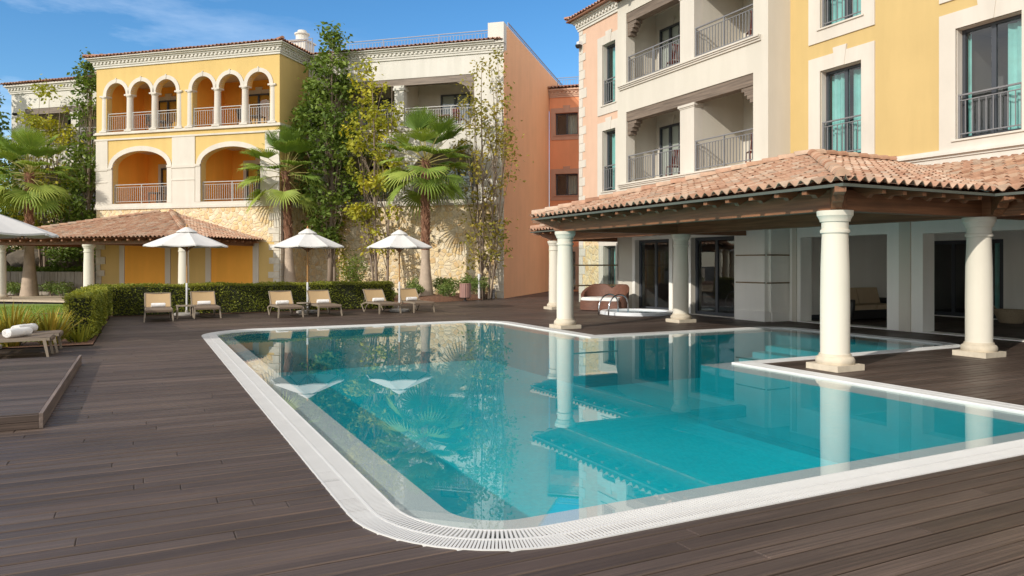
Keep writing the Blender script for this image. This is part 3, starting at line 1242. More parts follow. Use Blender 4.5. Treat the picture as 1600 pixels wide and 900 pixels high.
    b.tiles((u0, v0, ez), (u1, v0, ez), (0, 1, s), [(0, 0), (W, 0), (W - 2.6, 2.6 * k), (2.6, 2.6 * k)], seed=11, spp=6)
    b.tiles((u1, v0, ez), (u1, v0 + 9, ez), (-1, 0, s), [(0, 0), (9, 0), (9, 2.6 * k), (2.6, 2.6 * k)], seed=12, spp=6)
    b.tiles((u0, v0 + 9, ez), (u0, v0, ez), (1, 0, s), [(0, 0), (9, 0), (6.4, 2.6 * k), (0, 2.6 * k)], seed=13, spp=6)
    b.ridge((u1, v0, ez + .08), (u1 - 2.6, v0 + 2.6, ez + .08 + 2.6 * s), .09)
    b.ridge((u0, v0, ez + .08), (u0 + 2.6, v0 + 2.6, ez + .08 + 2.6 * s), .09)
    b.build('roof', 'tile_far', T, O)
    b = MB()
    b.box(U0 + 2.0, U1 - 2.0, V + 2.2, V + 11, 11.9, 12.35)
    b.box(u0 + .05, u1 - .05, v0 + .05, V + 11, 11.76, 11.80)
    b.build('terrace', 'white', T, O)
    railing(T, PA, -27.6, -19.2, V + 2.3, 11.75, .95, 'rail_roof', O, .16, .02, post=3.2)
    # chimney on the roof terrace
    b = MB()
    b.box(-21.3, -20.4, V + 3.6, V + 4.5, 11.4, 13.05)
    b.box(-21.38, -20.32, V + 3.52, V + 4.58, 13.05, 13.13)
    b.lathe(-20.85, V + 4.05, [(.32, 13.13), (.38, 13.19), (.32, 13.25), (.32, 13.45), (.39, 13.49), (.39, 13.56), (.24, 13.62), (.22, 13.72)], 16)
    b.build('chimney', 'white', T, O)
    return T


left_yellow()


# ================================================================== WHITE HOUSE WITH THE APRICOT SIDE (grid A)
def left_white():
    U0, U1, V = -19.53, -9.47, 32.58
    T = thing('white_house', 'white three storey house with a tall apricot side wall and rubble stone base', 'house', 'A', U1, V)
    O = (U1, V, 0)
    up = (-18.6, -10.89, 8.05, 10.42)
    lows = [(-18.2, -14.9), (-14.0, -10.55)]
    b = MB()
    b.wall(PA, U0, U1, 4.36, 11.45, V, V + .35, [up] + [(a, c, 4.6, 6.98) for a, c in lows])
    for a, c in lows:
        b.arch_fill(PA, a, c, 6.0, .92, 6.98, V, V + .35)
    b.box(U1 - .75, U1 + .01, V - .03, V + .45, 11.45, 12.70)
    b.build('wall', 'white', T, O)
    b = MB()
    b.box(U1 - .02, U1 + .012, V + .005, V + 9.42, 0, 11.46)
    b.add([(U1 - .3, V + .45, 11.46), (U1 + .012, V + .45, 11.46), (U1 + .012, V + 14, 11.46), (U1 - .3, V + 14, 11.46),
           (U1 - .3, V + .45, 12.66), (U1 + .012, V + .45, 12.66), (U1 + .012, V + 14, 12.66), (U1 - .3, V + 14, 12.66)],
          [(0, 3, 2, 1), (4, 5, 6, 7), (0, 1, 5, 4), (1, 2, 6, 5), (2, 3, 7, 6), (3, 0, 4, 7)])
    b.build('side_wall', 'orange', T, O, )
    b = MB()
    b.box(U0, U1 - .022, V + 9, V + 9.3, 0, 11.4)
    b.box(U0, U1 - .35, V + .36, V + 13.9, 11.40, 11.6)
    b.build('back_wall', 'white', T, O)
    b = MB()
    b.box(U0, U1, V, V + .35, 0, 4.36)
    b.build('stone_base', 'stone', T, O)
    b = MB()
    quoins(b, PA, U1 + .01, -1, V, 0, 4.36, seed=8)
    b.build('quoins', 'quoin', T, O)
    b = MB()
    b.box(U0, U1 + .03, V - .10, V + .02, 4.34, 4.46)
    b.box(U0, U1 + .02, V - .05, V + .02, 4.46, 4.58)
    b.box(U0, U1 + .015, V - .06, V + .02, 7.90, 8.04)
    b.build('string_course', 'trim', T, O)
    b = MB()
    cornice(b, PA, U0, U1, V, 11.32, (0, .3))
    b.build('cornice', 'white', T, O)
    # wooden lintel and its bracket, square pillar
    b = MB()
    b.box(up[0], up[1], V + .03, V + .33, 10.10, 10.42)
    b.build('beam', 'grey_beam_x', T, O)
    b = MB()
    b.add([(up[1] - .9, V + .04, 10.10), (up[1] - .02, V + .04, 10.10), (up[1] - .02, V + .04, 9.55), (up[1] - .25, V + .04, 9.62), (up[1] - .45, V + .04, 9.9),
           (up[1] - .9, V + .32, 10.10), (up[1] - .02, V + .32, 10.10), (up[1] - .02, V + .32, 9.55), (up[1] - .25, V + .32, 9.62), (up[1] - .45, V + .32, 9.9)],
          [(0, 1, 2, 3, 4), (9, 8, 7, 6, 5), (0, 5, 6, 1), (1, 6, 7, 2), (2, 7, 8, 3), (3, 8, 9, 4), (4, 9, 5, 0)])
    b.build('bracket', 'grey_beam_x', T, O)
    b = MB()
    b.box(-14.92, -14.45, V + .03, V + .45, 8.05, 9.88)
    b.box(-14.98, -14.39, V - .03, V + .50, 9.88, 10.0)
    b.box(-14.95, -14.42, V - .01, V + .48, 10.0, 10.10)
    b.build('pillar', 'white', T, O)
    b = MB()
    b.loggia(PA, -18.8, -14.7, 8.05, 10.6, V + .35, V + 2.3, (0, 1, 0))
    b.loggia(PA, -14.65, -10.7, 8.05, 10.6, V + .35, V + 2.3, (0, 1, 0))
    b.loggia(PA, -18.5, -14.6, 4.58, 7.2, V + .35, V + 2.3, (0, 1, 0))
    b.loggia(PA, -14.3, -10.3, 4.58, 7.2, V + .35, V + 2.3, (0, 1, 0))
    b.build('loggia', ['cream', 'paving'], T, O)
    for a, c, z0 in ((-13.4, -11.85, 8.06), (-17.6, -16.0, 8.06), (-13.2, -11.7, 4.6), (-17.3, -15.7, 4.6)):
        f = window(T, PA, a, c, z0, z0 + 2.0, V + 2.20, O, 2, ((0, .55),), name='door', cmat='curtain', depth=.9)
        surround(f, PA, a, c, z0, z0 + 2.0, V + 2.29, .24, O, 'trim', True, .03, False)
    railing(T, PA, up[0] + .02, -14.95, V + .14, 8.06, .98, 'rail_light', O)
    railing(T, PA, -14.42, up[1] - .02, V + .14, 8.06, .98, 'rail_light', O)
    for a, c in lows:
        railing(T, PA, a + .02, c - .02, V + .14, 4.6, .98, 'rail', O)
    b = MB()
    s = .26
    b.tiles((U0, V - .42, 11.80), (U1 - .05, V - .42, 11.80), (0, 1, s), [(0, 0), (U1 - U0 - .05, 0), (U1 - U0 - .05, 1.9), (0, 1.9)], seed=21, spp=6)
    b.build('roof', 'tile_far', T, O)
    b = MB()
    b.box(U0, U1 - .36, V - .38, V + 1.4, 11.77, 11.80)
    b.box(U0, U1 - .36, V + 1.45, V + 13, 11.62, 12.22)
    b.build('terrace', 'white', T, O)
    railing(T, PA, U0 + .3, U1 - .76, V + 1.55, 11.95, .95, 'rail_roof', O, .16, .02, post=3.0)
    railing(T, PB, V + 1.2, V + 13.8, U1 - .14, 12.64, .42, 'rail_roof', O, .16, .02, post=3.0)
    return T


left_white()


# ================================================================== FAR LEFT WHITE HOUSE (grid A)
def far_left():
    U0, U1, V = -38.35, -30.05, 32.58
    T = thing('white_house', 'white house behind leafy trees at the garden end, with its open upper balcony', 'house', 'A', U0, V)
    O = (U0, V, 0)
    up = (-37.4, -31.2, 8.05, 10.25)
    b = MB()
    b.wall(PA, U0, U1, 4.36, 11.35, V, V + .35, [up, (-37.2, -31.4, 4.6, 6.9)])
    b.box(U0, U0 + .3, V + .35, V + 10, 0, 11.35)
    b.box(U0, U1, V + 10, V + 10.2, 0, 11.35)
    b.box(U0 + .3, U1, V + .35, V + 10, 11.15, 11.34)
    b.build('wall', 'white', T, O)
    b = MB()
    b.box(U0 - .02, U1, V - .02, V + .35, 0, 4.36)
    b.build('stone_base', 'stone', T, O)
    b = MB()
    b.box(U0 - .08, U1, V - .10, V, 4.34, 4.5)
    b.build('string_course', 'trim', T, O)
    b = MB()
    cornice(b, PA, U0, U1, V, 11.12, (1, 0))
    b.build('cornice', 'white', T, O)
    b = MB()
    b.box(up[0], up[1], V + .03, V + .33, 9.93, 10.25)
    b.build('beam', 'grey_beam_x', T, O)
    b = MB()
    b.box(-34.2, -33.7, V + .03, V + .45, 8.05, 9.8)
    b.box(-34.27, -33.63, V - .03, V + .5, 9.8, 9.93)
    b.build('pillar', 'white', T, O)
    b = MB()
    b.loggia(PA, -37.6, -31.0, 8.05, 10.5, V + .35, V + 2.2, (0, 1, 0))
    b.loggia(PA, -37.4, -31.2, 4.58, 7.1, V + .35, V + 2.2, (0, 1, 0))
    b.build('loggia', ['cream', 'paving'], T, O)
    for a, z0 in ((-36.6, 8.06), (-33.2, 8.06), (-36.4, 4.6), (-33.4, 4.6)):
        window(T, PA, a, a + 1.7, z0, z0 + 2.0, V + 2.1, O, 2, ((0, .5),), name='door', depth=.8)
    railing(T, PA, up[0] + .02, -34.25, V + .14, 8.06, .98, 'rail_light', O)
    railing(T, PA, -33.65, up[1] - .02, V + .14, 8.06, .98, 'rail_light', O)
    railing(T, PA, -37.18, -31.42, V + .14, 4.6, .98, 'rail_light', O)
    b = MB()
    s = .26
    k = math.hypot(1, s)
    u0 = U0 - .42
    b.tiles((u0, V - .42, 11.6), (U1 - .5, V - .42, 11.6), (0, 1, s), [(0, 0), (U1 - .5 - u0, 0), (U1 - .5 - u0, 2.4 * k), (2.4, 2.4 * k)], seed=31, spp=6)
    b.tiles((u0, V + 9, 11.6), (u0, V - .42, 11.6), (1, 0, s), [(0, 0), (9.42, 0), (7.02, 2.4 * k), (0, 2.4 * k)], seed=32, spp=6)
    b.build('roof', 'tile_far', T, O)
    b = MB()
    b.box(U0 + 3.6, U0 + 4.2, V + 2.1, V + 9, 11.4, 12.65)
    b.box(U0 + 3.5, U0 + 4.3, V + 2.0, V + 9.1, 12.65, 12.75)
    b.build('parapet', 'white', T, O)
    railing(T, PA, U0 + 4.4, U1 - .4, V + 2.2, 11.95, .9, 'rail_roof', O, .16, .02, post=2.6)


far_left()


# ================================================================== TERRACOTTA LINK BLOCK (grid A)
def link_block():
    U0, U1, V = -9.44, -4.2, 42.0
    T = thing('terracotta_house', 'terracotta coloured block with small dark windows in the corner between the houses', 'house', 'A', U0, V)
    O = (U0, V, 0)
    wins = [(-9.08, -7.76, 9.04, 10.32), (-9.08, -7.76, 5.54, 6.80), (-9.08, -7.9, .1, 2.3)]
    b = MB()
    b.wall(PA, U0, U1, 0, 11.5, V, V + .3, wins)
    b.box(U0, U1, V + 5, V + 5.2, 0, 11.5)
    b.box(U0, U1, V + .3, V + 5, 11.3, 11.49)
    b.build('wall', 'terracotta', T, O)
    for k, w in enumerate(wins):
        f = window(T, PA, *w, V + .16, O, 2, ((.5, .95),) if k < 2 else ((0, .3),), name='window', cmat='curtain_pale', depth=.8)
        surround(f, PA, *w, V, .28, O, stucco('rosy_trim', (.60, .36, .26)) if k == 0 else bpy.data.materials['rosy_trim'], True, .03, k < 2)
    b = MB()
    cornice(b, PA, U0, U1, V, 11.22, (0, 0))
    b.build('cornice', 'pink', T, O)
    b = MB()
    b.tiles((U0, V - .4, 11.70), (U1, V - .4, 11.70), (0, 1, .26), [(0, 0), (U1 - U0, 0), (U1 - U0, 2), (0, 2)], seed=41, spp=6)
    b.build('roof', 'tile_far', T, O)
    b = MB()
    b.box(U0, U1, V + 1.5, V + 5, 11.5, 12.2)
    b.build('terrace', 'pink', T, O)
    railing(T, PA, U0 + .1, U1 - .1, V + 1.7, 12.1, .7, 'rail_roof', O, .16, .02, post=3)


link_block()


# ================================================================== POOLSIDE HOUSE ON THE RIGHT (grid B)
def right_house():
    UB, UW = 15.5, 16.35                 # balcony bay and main wall planes
    VB0, VB1 = 15.14, 22.39              # bay
    VE = 26.38                           # far corner
    T = thing('poolside_house', 'cream and yellow house beside the pool with stacked balconies and glass doors', 'house', 'B', UW, VB0)
    O = (UW, VB0, 0)
    # ---- main wall: pink part and yellow part
    pinkw = [(23.72, 24.63, 4.45, 6.85), (23.72, 24.63, 7.85, 10.25), (23.72, 24.55, .05, 2.3)]
    b = MB()
    b.wall(PB, VB1 - .3, VE, 3.4, 11.5, UW, UW + .35, pinkw[:2])
    b.box(UW, UW + 9, VE - .02, VE, 3.4, 11.5)
    b.build('pink_wall', 'pink', T, O)
    b = MB()
    b.wall(PB, VB1 - .3, VE, 0, 3.4, UW, UW + .35, pinkw[2:])
    b.box(UW, UW + 9, VE - .02, VE, 0, 3.4)
    b.build('stone_base', 'stone', T, O)
    b = MB()
    quoins(b, PB, VE + .01, -1, UW, 0, 11.3, .36, seed=9)
    b.build('quoins', 'trim', T, O)
    yw = [(12.82, 14.1, 4.40, 6.78), (12.82, 14.1, 7.92, 10.3), (8.99, 10.39, 4.38, 6.87), (8.99, 10.39, 7.9, 10.35),
          (4.4, 5.8, 4.38, 6.87), (4.4, 5.8, 7.9, 10.35)]
    b = MB()
    b.wall(PB, -6, VB0 + .3, 4.18, 11.5, UW, UW + .35, yw)
    b.build('yellow_wall', 'yellow_pale', T, O)
    b = MB()
    b.box(UW - .012, UW + .3, -6, VB0 + .002, 3.0, 4.0)
    for z0, z1, pr in ((4.0, 4.06, .05), (4.06, 4.12, .12), (4.12, 4.18, .09)):
        b.box(UW - pr, UW + .1, -6, VB0 - .002, z0, z1)
    b.build('string_course', 'white', T, O)
    b = MB()
    b.box(UW + .36, UW + 9, -6, VE - .03, 11.3, 11.48)
    b.box(UW + 9, UW + 9.2, -6, VE, 2.8, 11.48)
    b.build('back_wall', 'cream', T, O)
    # ---- windows with stone surrounds, curtains and french railings
    for k, w in enumerate(yw + pinkw):
        small = k >= 6
        cur = ((.03, .42), (.52, .98)) if k in (0, 1) else (((.08, .36), (.93, .99)) if k < 6 else ((.1, .9),))
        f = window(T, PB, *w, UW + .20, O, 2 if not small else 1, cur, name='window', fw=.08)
        ww = .38 if not small else .34
        mat_ = 'trim'
        surround(f, PB, w[0], w[1], w[2], w[3], UW, ww, O, mat_, k != 8, .035, k != 8, .22 if w[2] < 4.6 else .36, .195)
        if k != 8:
            railing(f, PB, w[0] + .02, w[1] - .02, UW + .06, w[2] + .03, .98, 'rail', O, .14, .018, post=1.6)
    # ---- cornice and eaves of the corner
    b = MB()
    cornice(b, PB, VB1, VE, UW, 11.28, (0, 1))
    b.build('cornice', 'white', T, O)
    b = MB()
    s = .26
    k = math.hypot(1, s)
    b.tiles((UW - .45, VE + .45, 11.76), (UW - .45, VB1 - .2, 11.76), (1, 0, s), [(0, 0), (VE + .65 - VB1, 0), (VE + .65 - VB1, 3.2 * k), (3.2, 3.2 * k)], seed=51)
    b.ridge((UW - .45, VE + .45, 11.84), (UW + 2.7, VE - 2.7, 11.84 + 3.15 * s), .09)
    b.tiles((UW - .45, VB0 - .1, 11.76), (UW - .45, -6, 11.76), (1, 0, s), [(0, 0), (VB0 + 5.9, 0), (VB0 + 5.9, 3), (0, 3)], seed=52)
    b.build('roof', 'tile_far', T, O)
    b = MB()
    b.box(UW - .42, UW + 3, VB0 - .1, VE + .4, 11.70, 11.76)
    b.box(UW - .42, UW + 3, -6, VB0 - .1, 11.70, 11.76)
    b.build('eave_board', 'beam', T, O)
    # ---- balcony bay
    cells = [(18.97, 21.83), (15.70, 18.22)]
    floors = [(4.47, 7.02), (8.02, 10.56)]
    holes = [(15.70, 21.86, z0, z1) for z0, z1 in floors]
    dz = 2.42
    doors = [(19.42, 21.30, .02, dz), (16.42, 18.34, .02, dz)]
    b = MB()
    b.wall(PB, VB0, VB1, 0, 11.1, UB, UB + .38, holes + doors)
    b.wall(PA, UB + .38, UW + .3, 0, 11.1, VB0, VB0 + .3)
    b.wall(PA, UB + .38, UW + .3, 0, 11.1, VB1 - .3, VB1)
    b.build('bay_wall', 'cream', T, O)
    # pillar between the two cells, with a cap
    for z0, z1 in floors:
        b = MB()
        b.box(UB + .05, UB + .55, 18.27, 18.95, z0, z1 - .34)
        b.box(UB + .0, UB + .60, 18.21, 19.01, z1 - .42, z1 - .34)
        b.box(UB + .03, UB + .57, 18.24, 18.98, z1 - .46, z1 - .42)
        b.build('pillar', 'trim', T, O)
        b = MB()
        b.box(UB + .03, UB + .36, 15.70, 21.86, z1 - .34, z1)
        b.build('beam', 'grey_beam', T, O)
        for v_, sg in ((21.86, -1), (15.70, 1)):
            b = MB()
            for q in range(4):
                hh = .12
                ln = .52 - .11 * q
                a0, a1 = sorted((v_ + sg * .01, v_ + sg * ln))
                b.box(UB + .06, UB + .33, a0, a1, z1 - .34 - hh * (q + 1) + .004, z1 - .34 - hh * q)
            b.build('corbel', 'grey_beam', T, O)
        # sill under the balcony
        b = MB()
        for dz0, dz1, pr in ((-.16, -.10, .05), (-.10, -.05, .09), (-.05, .0, .13)):
            b.box(UB - pr, UB + .02, VB0 + .25, VB1 - .15, z0 + dz0, z0 + dz1)
        b.build('sill', 'trim', T, O)
    # balcony interiors: partition behind the pillar, backs, ceilings
    b = MB()
    for z0, z1 in floors:
        b.loggia(PB, 15.55, 18.21, z0, z1 + .2, UB + .38, UB + 2.05, (0, 1, 0))
        b.loggia(PB, 18.24, 22.08, z0, z1 + .2, UB + .38, UB + 1.5, (0, 1, 0))
    b.build('loggia', ['cream', 'paving'], T, O)
    for z0, z1 in floors:
        for a, c, dd in ((20.6, 21.75, 1.40), (15.75, 16.75, 1.95)):
            f = window(T, PB, a, c, z0 + .02, z0 + 2.1, UB + dd, O, 2, ((.02, .62),), name='door', depth=.9)
            surround(f, PB, a, c, z0 + .02, z0 + 2.1, UB + dd + .09, .18, O, 'trim', True, .03, False)
        for (a, c) in cells:
            railing(T, PB, a - (.02 if a > 17 else 0), c + (.02 if a > 17 else .03), UB + .10, z0 + .02, .98, 'rail', O, .125, .02, post=1.3)
    # bay eaves
    b = MB()
    for i in range(9):
        v_ = VB0 + .1 + i * (VB1 - VB0 - .2) / 8
        b.box(UB - .62, UB + .3, v_ - .06, v_ + .06, 11.10, 11.26)
    b.box(UB - .02, UB + .3, VB0, VB1, 11.1, 11.24)
    b.box(UB - .72, UB + 1.2, VB0 - .3, VB1 + .3, 11.26, 11.31)
    b.build('eave_board', 'beam', T, O)
    b = MB()
    b.tiles((UB - .78, VB1 + .35, 11.32), (UB - .78, VB0 - .35, 11.32), (1, 0, .3), [(0, 0), (VB1 - VB0 + .7, 0), (VB1 - VB0 + .7, 2.2), (0, 2.2)], seed=53)
    b.build('roof', 'tile_far', T, O)
    # ---- ground floor doors
    for (a, c, z0, z1) in doors:
        f = window(T, PB, a, c, z0, z1, UB + .16, O, 2, ((.02, .16),), name='door', cmat='curtain_pale', depth=3.0, fw=.10)
        surround(f, PB, a, c, z0, z1, UB, .16, O, 'greywhite', False, .025, False)
    # pilaster with two grooves, at the near corner of the bay
    b = MB()
    b.box(UB - .16, UB + .01, VB0 - .03, 16.18, 0, 2.9)
    b.box(UB - .20, UB + .01, VB0 - .07, 16.22, 0, .28)
    b.box(UB - .01, UW - .10, VB0 - .12, VB0 + .01, 0, 2.9)
    b.box(UB - .01, UW - .08, VB0 - .16, VB0 + .01, 0, .26)
    b.build('pilaster', 'greywhite', T, O)
    for z in (1.05, 1.82):
        b = MB()
        b.box(UB - .185, UB - .155, VB0 - .045, 16.2, z, z + .035)
        b.box(UB - .16, UW - .09, VB0 - .145, VB0 - .115, z, z + .035)
        b.build('groove_strip', 'bronze', T, O)
    # ---- ground floor to the right: openings on to a porch
    ports = [(11.97, 14.60, .02, 2.32), (6.4, 11.05, .02, 2.30), (1.2, 5.6, .02, 2.30)]
    UP = 16.15
    b = MB()
    b.wall(PB, -6, VB0 - .16, 0, 3.05, UP, UP + .42, ports)
    b.build('porch_wall', 'greywhite', T, O)
    b = MB()
    b.box(UP - .05, UP + .02, 11.34, 11.62, 0, 3.0)
    b.build('porch_pilaster', 'cream', T, O)
    b = MB()
    b.box(UP - .04, UP + .02, 14.72, 14.86, 0, 3.0)
    b.build('porch_pilaster', 'cream', T, O)
    b = MB()
    UQ = 21.8
    b.wall(PB, -6, 15.05, 0, 2.9, UQ, UQ + .1, [(12.5, 14.7, .03, 2.3), (4.6, 7.6, .03, 2.3)])
    b.wall(PA, UP + .42, UQ, 0, 2.9, 15.05, 15.15)
    b.mi = 1
    b.quad((UP + .42, -6, 2.85), (UQ, -6, 2.85), (UQ, 15, 2.85), (UP + .42, 15, 2.85))
    b.build('porch_interior', ['greywhite', 'cream'], T, O)
    b = MB()
    b.box(UP + .43, UQ - .03, 15.03, 15.06, 0, .14)
    b.box(UQ - .02, UQ + .01, 7.7, 12.4, 0, .14)
    b.build('skirting', 'frame', T, O)
    window(T, PB, 12.5, 14.7, .03, 2.3, UQ + .02, O, 3, ((.02, .15),), name='door', cmat='curtain', depth=2.2, fw=.11)
    window(T, PB, 4.6, 7.6, .03, 2.3, UQ + .02, O, 3, ((.02, .15),), name='door', cmat='curtain', depth=2.2, fw=.11)
    # security camera on the corner
    return T


right_house()

for (fr, P_, u, v, z, lab) in (('B', None, 16.2, 26.2, 10.65, 'small dark dome camera on a white bracket at the pink house corner'),
                               ('A', None, -37.9, 32.42, 10.0, 'small dark dome camera on the white house behind the trees')):
    t = thing('security_camera', lab, 'camera', fr, u, v, z)
    b = MB()
    if fr == 'B':
        b.box(-.05, .17, -.09, .09, .02, .16)
    else:
        b.box(-.09, .09, -.05, .18, .02, .16)
    b.build('bracket', 'plastic_white', t)
    b = MB()
    b.lathe(-.02 if fr == 'B' else 0, 0 if fr == 'B' else -.02, [(.02, -.13), (.08, -.11), (.12, -.05), (.13, .0), (.13, .02)], 14)
    b.build('dome', 'black', t, smooth=30)


# ================================================================== PERGOLAS
def bracket_mesh(b, P, a, d_in, d_out, zt_in, zt_out, w=.09):
    """rafter tail: deep at the beam, stepped down to the eave"""
    prof = [(d_in, zt_in), (d_out, zt_out), (d_out, zt_out - .06), (d_out + (d_in - d_out) * .3, zt_out - .055),
            (d_out + (d_in - d_out) * .38, zt_out - .10), (d_out + (d_in - d_out) * .7, zt_in - .17), (d_in, zt_in - .17)]
    n = len(prof)
    vs = [P(a - w / 2, d, z) for d, z in prof] + [P(a + w / 2, d, z) for d, z in prof]
    fs = [tuple(range(n)), tuple(range(2 * n - 1, n - 1, -1))] + [(i, (i + 1) % n, n + (i + 1) % n, n + i) for i in range(n)]
    b.add(vs, fs)


def poolside_pergola():
    E_, S_, ZE = 8.80, .268, 2.74
    VN, VF, E2, UW, V3 = 7.2, 16.55, 12.35, 16.33, 23.3
    T = thing('pergola', 'large poolside pergola with a hipped clay tile roof on round cream columns', 'pergola', 'B', 9.41, 7.85)
    O = (9.41, 7.85, 0)
    k = math.hypot(1, S_)
    hw = (VF - VN) / 2
    zr = ZE + hw * S_
    b = MB()
    L = VF - VN
    b.tiles((E_, VF, ZE), (E_, VN, ZE), (1, 0, S_), [(0, 0), (L, 0), (hw, hw * k)], seed=61, spp=10)
    W = UW - E_
    D2 = E2 - E_
    # near slope (-v side): eave from E_ to E2, valley to the wall, ridge
    b.tiles((E_, VN, ZE), (UW, VN, ZE), (0, 1, S_), [(0, 0), (D2, 0), (W, (W - D2) * k), (W, hw * k), (hw, hw * k)], seed=62, spp=10)
    b.tiles((UW, VF, ZE), (E_, VF, ZE), (0, -1, S_), [(W - D2, 0), (W, 0), (W - hw, hw * k), (0, hw * k), (0, (W - D2) * k)], seed=63, spp=8)
    W2 = UW - E2
    # near wing: runs towards -v
    b.tiles((E2, VN + W2, ZE), (E2, -4, ZE), (1, 0, S_), [(W2, 0), (VN + W2 + 4, 0), (VN + W2 + 4, W2 * k), (0, W2 * k)], seed=64, spp=10)
    # far wing
    L3 = V3 - VF
    b.tiles((E2, V3, ZE), (E2, VF - W2, ZE), (1, 0, S_), [(0, 0), (L3, 0), (L3 + W2, W2 * k), (W2, W2 * k)], seed=65, spp=8)
    b.tiles((UW, V3, ZE), (E2, V3, ZE), (0, -1, S_), [(0, 0), (W2, 0), (0, W2 * k)], seed=66, spp=8)
    h = .085
    apex = (E_ + hw, VN + hw, zr + h)
    b.ridge((E_ + .05, VN + .05, ZE + h), apex, .092, .34, 5)
    b.ridge((E_ + .05, VF - .05, ZE + h), apex, .105, .34, 6)
    b.ridge((UW, VN + hw, zr + h), apex, .105, .34, 7)
    b.ridge((E2 + .05, V3 - .05, ZE + h), (UW, V3 - W2, ZE + W2 * S_ + h), .105, .34, 8)
    b.build('roof', 'tile', T, O)
    # boarding under the tiles and the fascia
    b = MB()
    zo = -.012
    def zz(u, v, e=0): return ZE + zo + e
    def face(pts): b.add(pts, [tuple(range(len(pts)))])
    e_ = .05
    face([(E_ + e_, VN + e_, ZE + zo), (E_ + e_, VF - e_, ZE + zo), (E_ + hw, VN + hw, zr + zo)])
    face([(E_ + e_, VN + e_, ZE + zo), (E2, VN + e_, ZE + zo), (UW, VN + W2, ZE + W2 * S_ + zo), (UW, VN + hw, zr + zo), (E_ + hw, VN + hw, zr + zo)])
    face([(E_ + e_, VF - e_, ZE + zo), (E2, VF - e_, ZE + zo), (UW, VF - W2, ZE + W2 * S_ + zo), (UW, VN + hw, zr + zo), (E_ + hw, VN + hw, zr + zo)])
    face([(E2 + e_, VN, ZE + zo), (E2 + e_, -4, ZE + zo), (UW, -4, ZE + W2 * S_ + zo), (UW, VN + W2, ZE + W2 * S_ + zo)])
    face([(E2 + e_, VF, ZE + zo), (E2 + e_, V3 - e_, ZE + zo), (UW, V3 - W2, ZE + W2 * S_ + zo), (UW, VF - W2, ZE + W2 * S_ + zo)])
    face([(E2 + e_, V3 - e_, ZE + zo), (UW, V3 - e_, ZE + zo), (UW, V3 - W2, ZE + W2 * S_ + zo)])
    b.build('boarding', 'beam', T, O)
    b = MB()
    g = plain('grey_green_fascia', (.085, .095, .08), .7, .1)
    b.box(E_ + .02, E_ + .05, VN + .02, VF - .02, ZE - .045, ZE - .002)
    b.box(E_ + .05, E2, VN + .02, VN + .05, ZE - .045, ZE - .002)
    b.box(E2 + .02, E2 + .05, -4, VN + .05, ZE - .045, ZE - .002)
    b.box(E_ + .05, E2, VF - .05, VF - .02, ZE - .045, ZE - .002)
    b.box(E2 + .02, E2 + .05, VF - .05, V3 - .02, ZE - .045, ZE - .002)
    b.build('fascia', g, T, O)
    # beams
    ZB, ZT = 2.40, 2.72
    for (x0, x1, y0, y1, m) in ((9.29, 9.53, 7.73, 15.98, 'beam'), (12.88, 13.12, -4, 7.74, 'beam'), (12.88, 13.12, 7.98, 15.8, 'beam'), (12.88, 13.12, 16.04, 22.72, 'beam'),
                                (9.53, 16.2, 7.74, 7.98, 'beam_x'), (9.53, 16.1, 15.80, 16.04, 'beam_x'), (13.12, 15.6, 22.5, 22.72, 'beam_x'), (13.12, 16.2, .4, .64, 'beam_x')):
        b = MB()
        b.box(x0, x1, y0, y1, ZB, ZT + (0.1 if x0 > 12 else 0))
        b.build('beam', m, T, O)
    # rafters, seen under the eaves
    def rafter_row(P, a_list, d_beam, d_eave, mat):
        for a in a_list:
            b = MB()
            bracket_mesh(b, P, a, d_beam, d_eave, ZE - .02 + abs(d_beam - d_eave) * S_ - .02, ZE - .05)
            b.build('rafter', mat, T, O)
    rafter_row(PB, [7.95 + i * .545 for i in range(15)], 9.5, E_ + .07, 'beam_x')
    rafter_row(PA, [9.75 + i * .46 for i in range(6)], 7.95, VN + .07, 'beam')
    rafter_row(PB, [7.0 - i * .545 for i in range(14)], 13.1, E2 + .07, 'beam_x')
    rafter_row(PB, [17.0 + i * .545 for i in range(11)], 13.1, E2 + .07, 'beam_x')
    # diagonal corner brackets on the columns
    for (x, y, dx, dy) in ((9.41, 7.85, -1, -1), (9.41, 15.9, -1, 1), (13.0, 7.6, -1, -1), (13.0, 22.6, -1, 1)):
        b = MB()
        prof = [(.0, 2.42), (.0, 2.86), (.80, 2.70), (.80, 2.62), (.52, 2.60), (.44, 2.52), (.30, 2.50), (.22, 2.42)]
        n = len(prof)
        q = 1 / math.sqrt(2)
        vs = []
        for sgn in (-.075, .075):
            for d, z in prof:
                vs.append((x + dx * q * d - dy * q * sgn, y + dy * q * d + dx * q * sgn, z))
        b.add(vs, [tuple(range(n)), tuple(range(2 * n - 1, n - 1, -1))] + [(i, (i + 1) % n, n + (i + 1) % n, n + i) for i in range(n)])
        b.build('bracket', 'beam_x', T, O)
    for (x, y) in ((9.41, 7.85), (9.41, 15.86), (13.0, 7.86), (13.2, 16.05), (13.0, 22.62), (13.0, .5)):
        b = MB()
        column_mesh(b, x, y, 0, ZB)
        b.build('column', ['column', 'plinth'], T, O, smooth=35)


poolside_pergola()


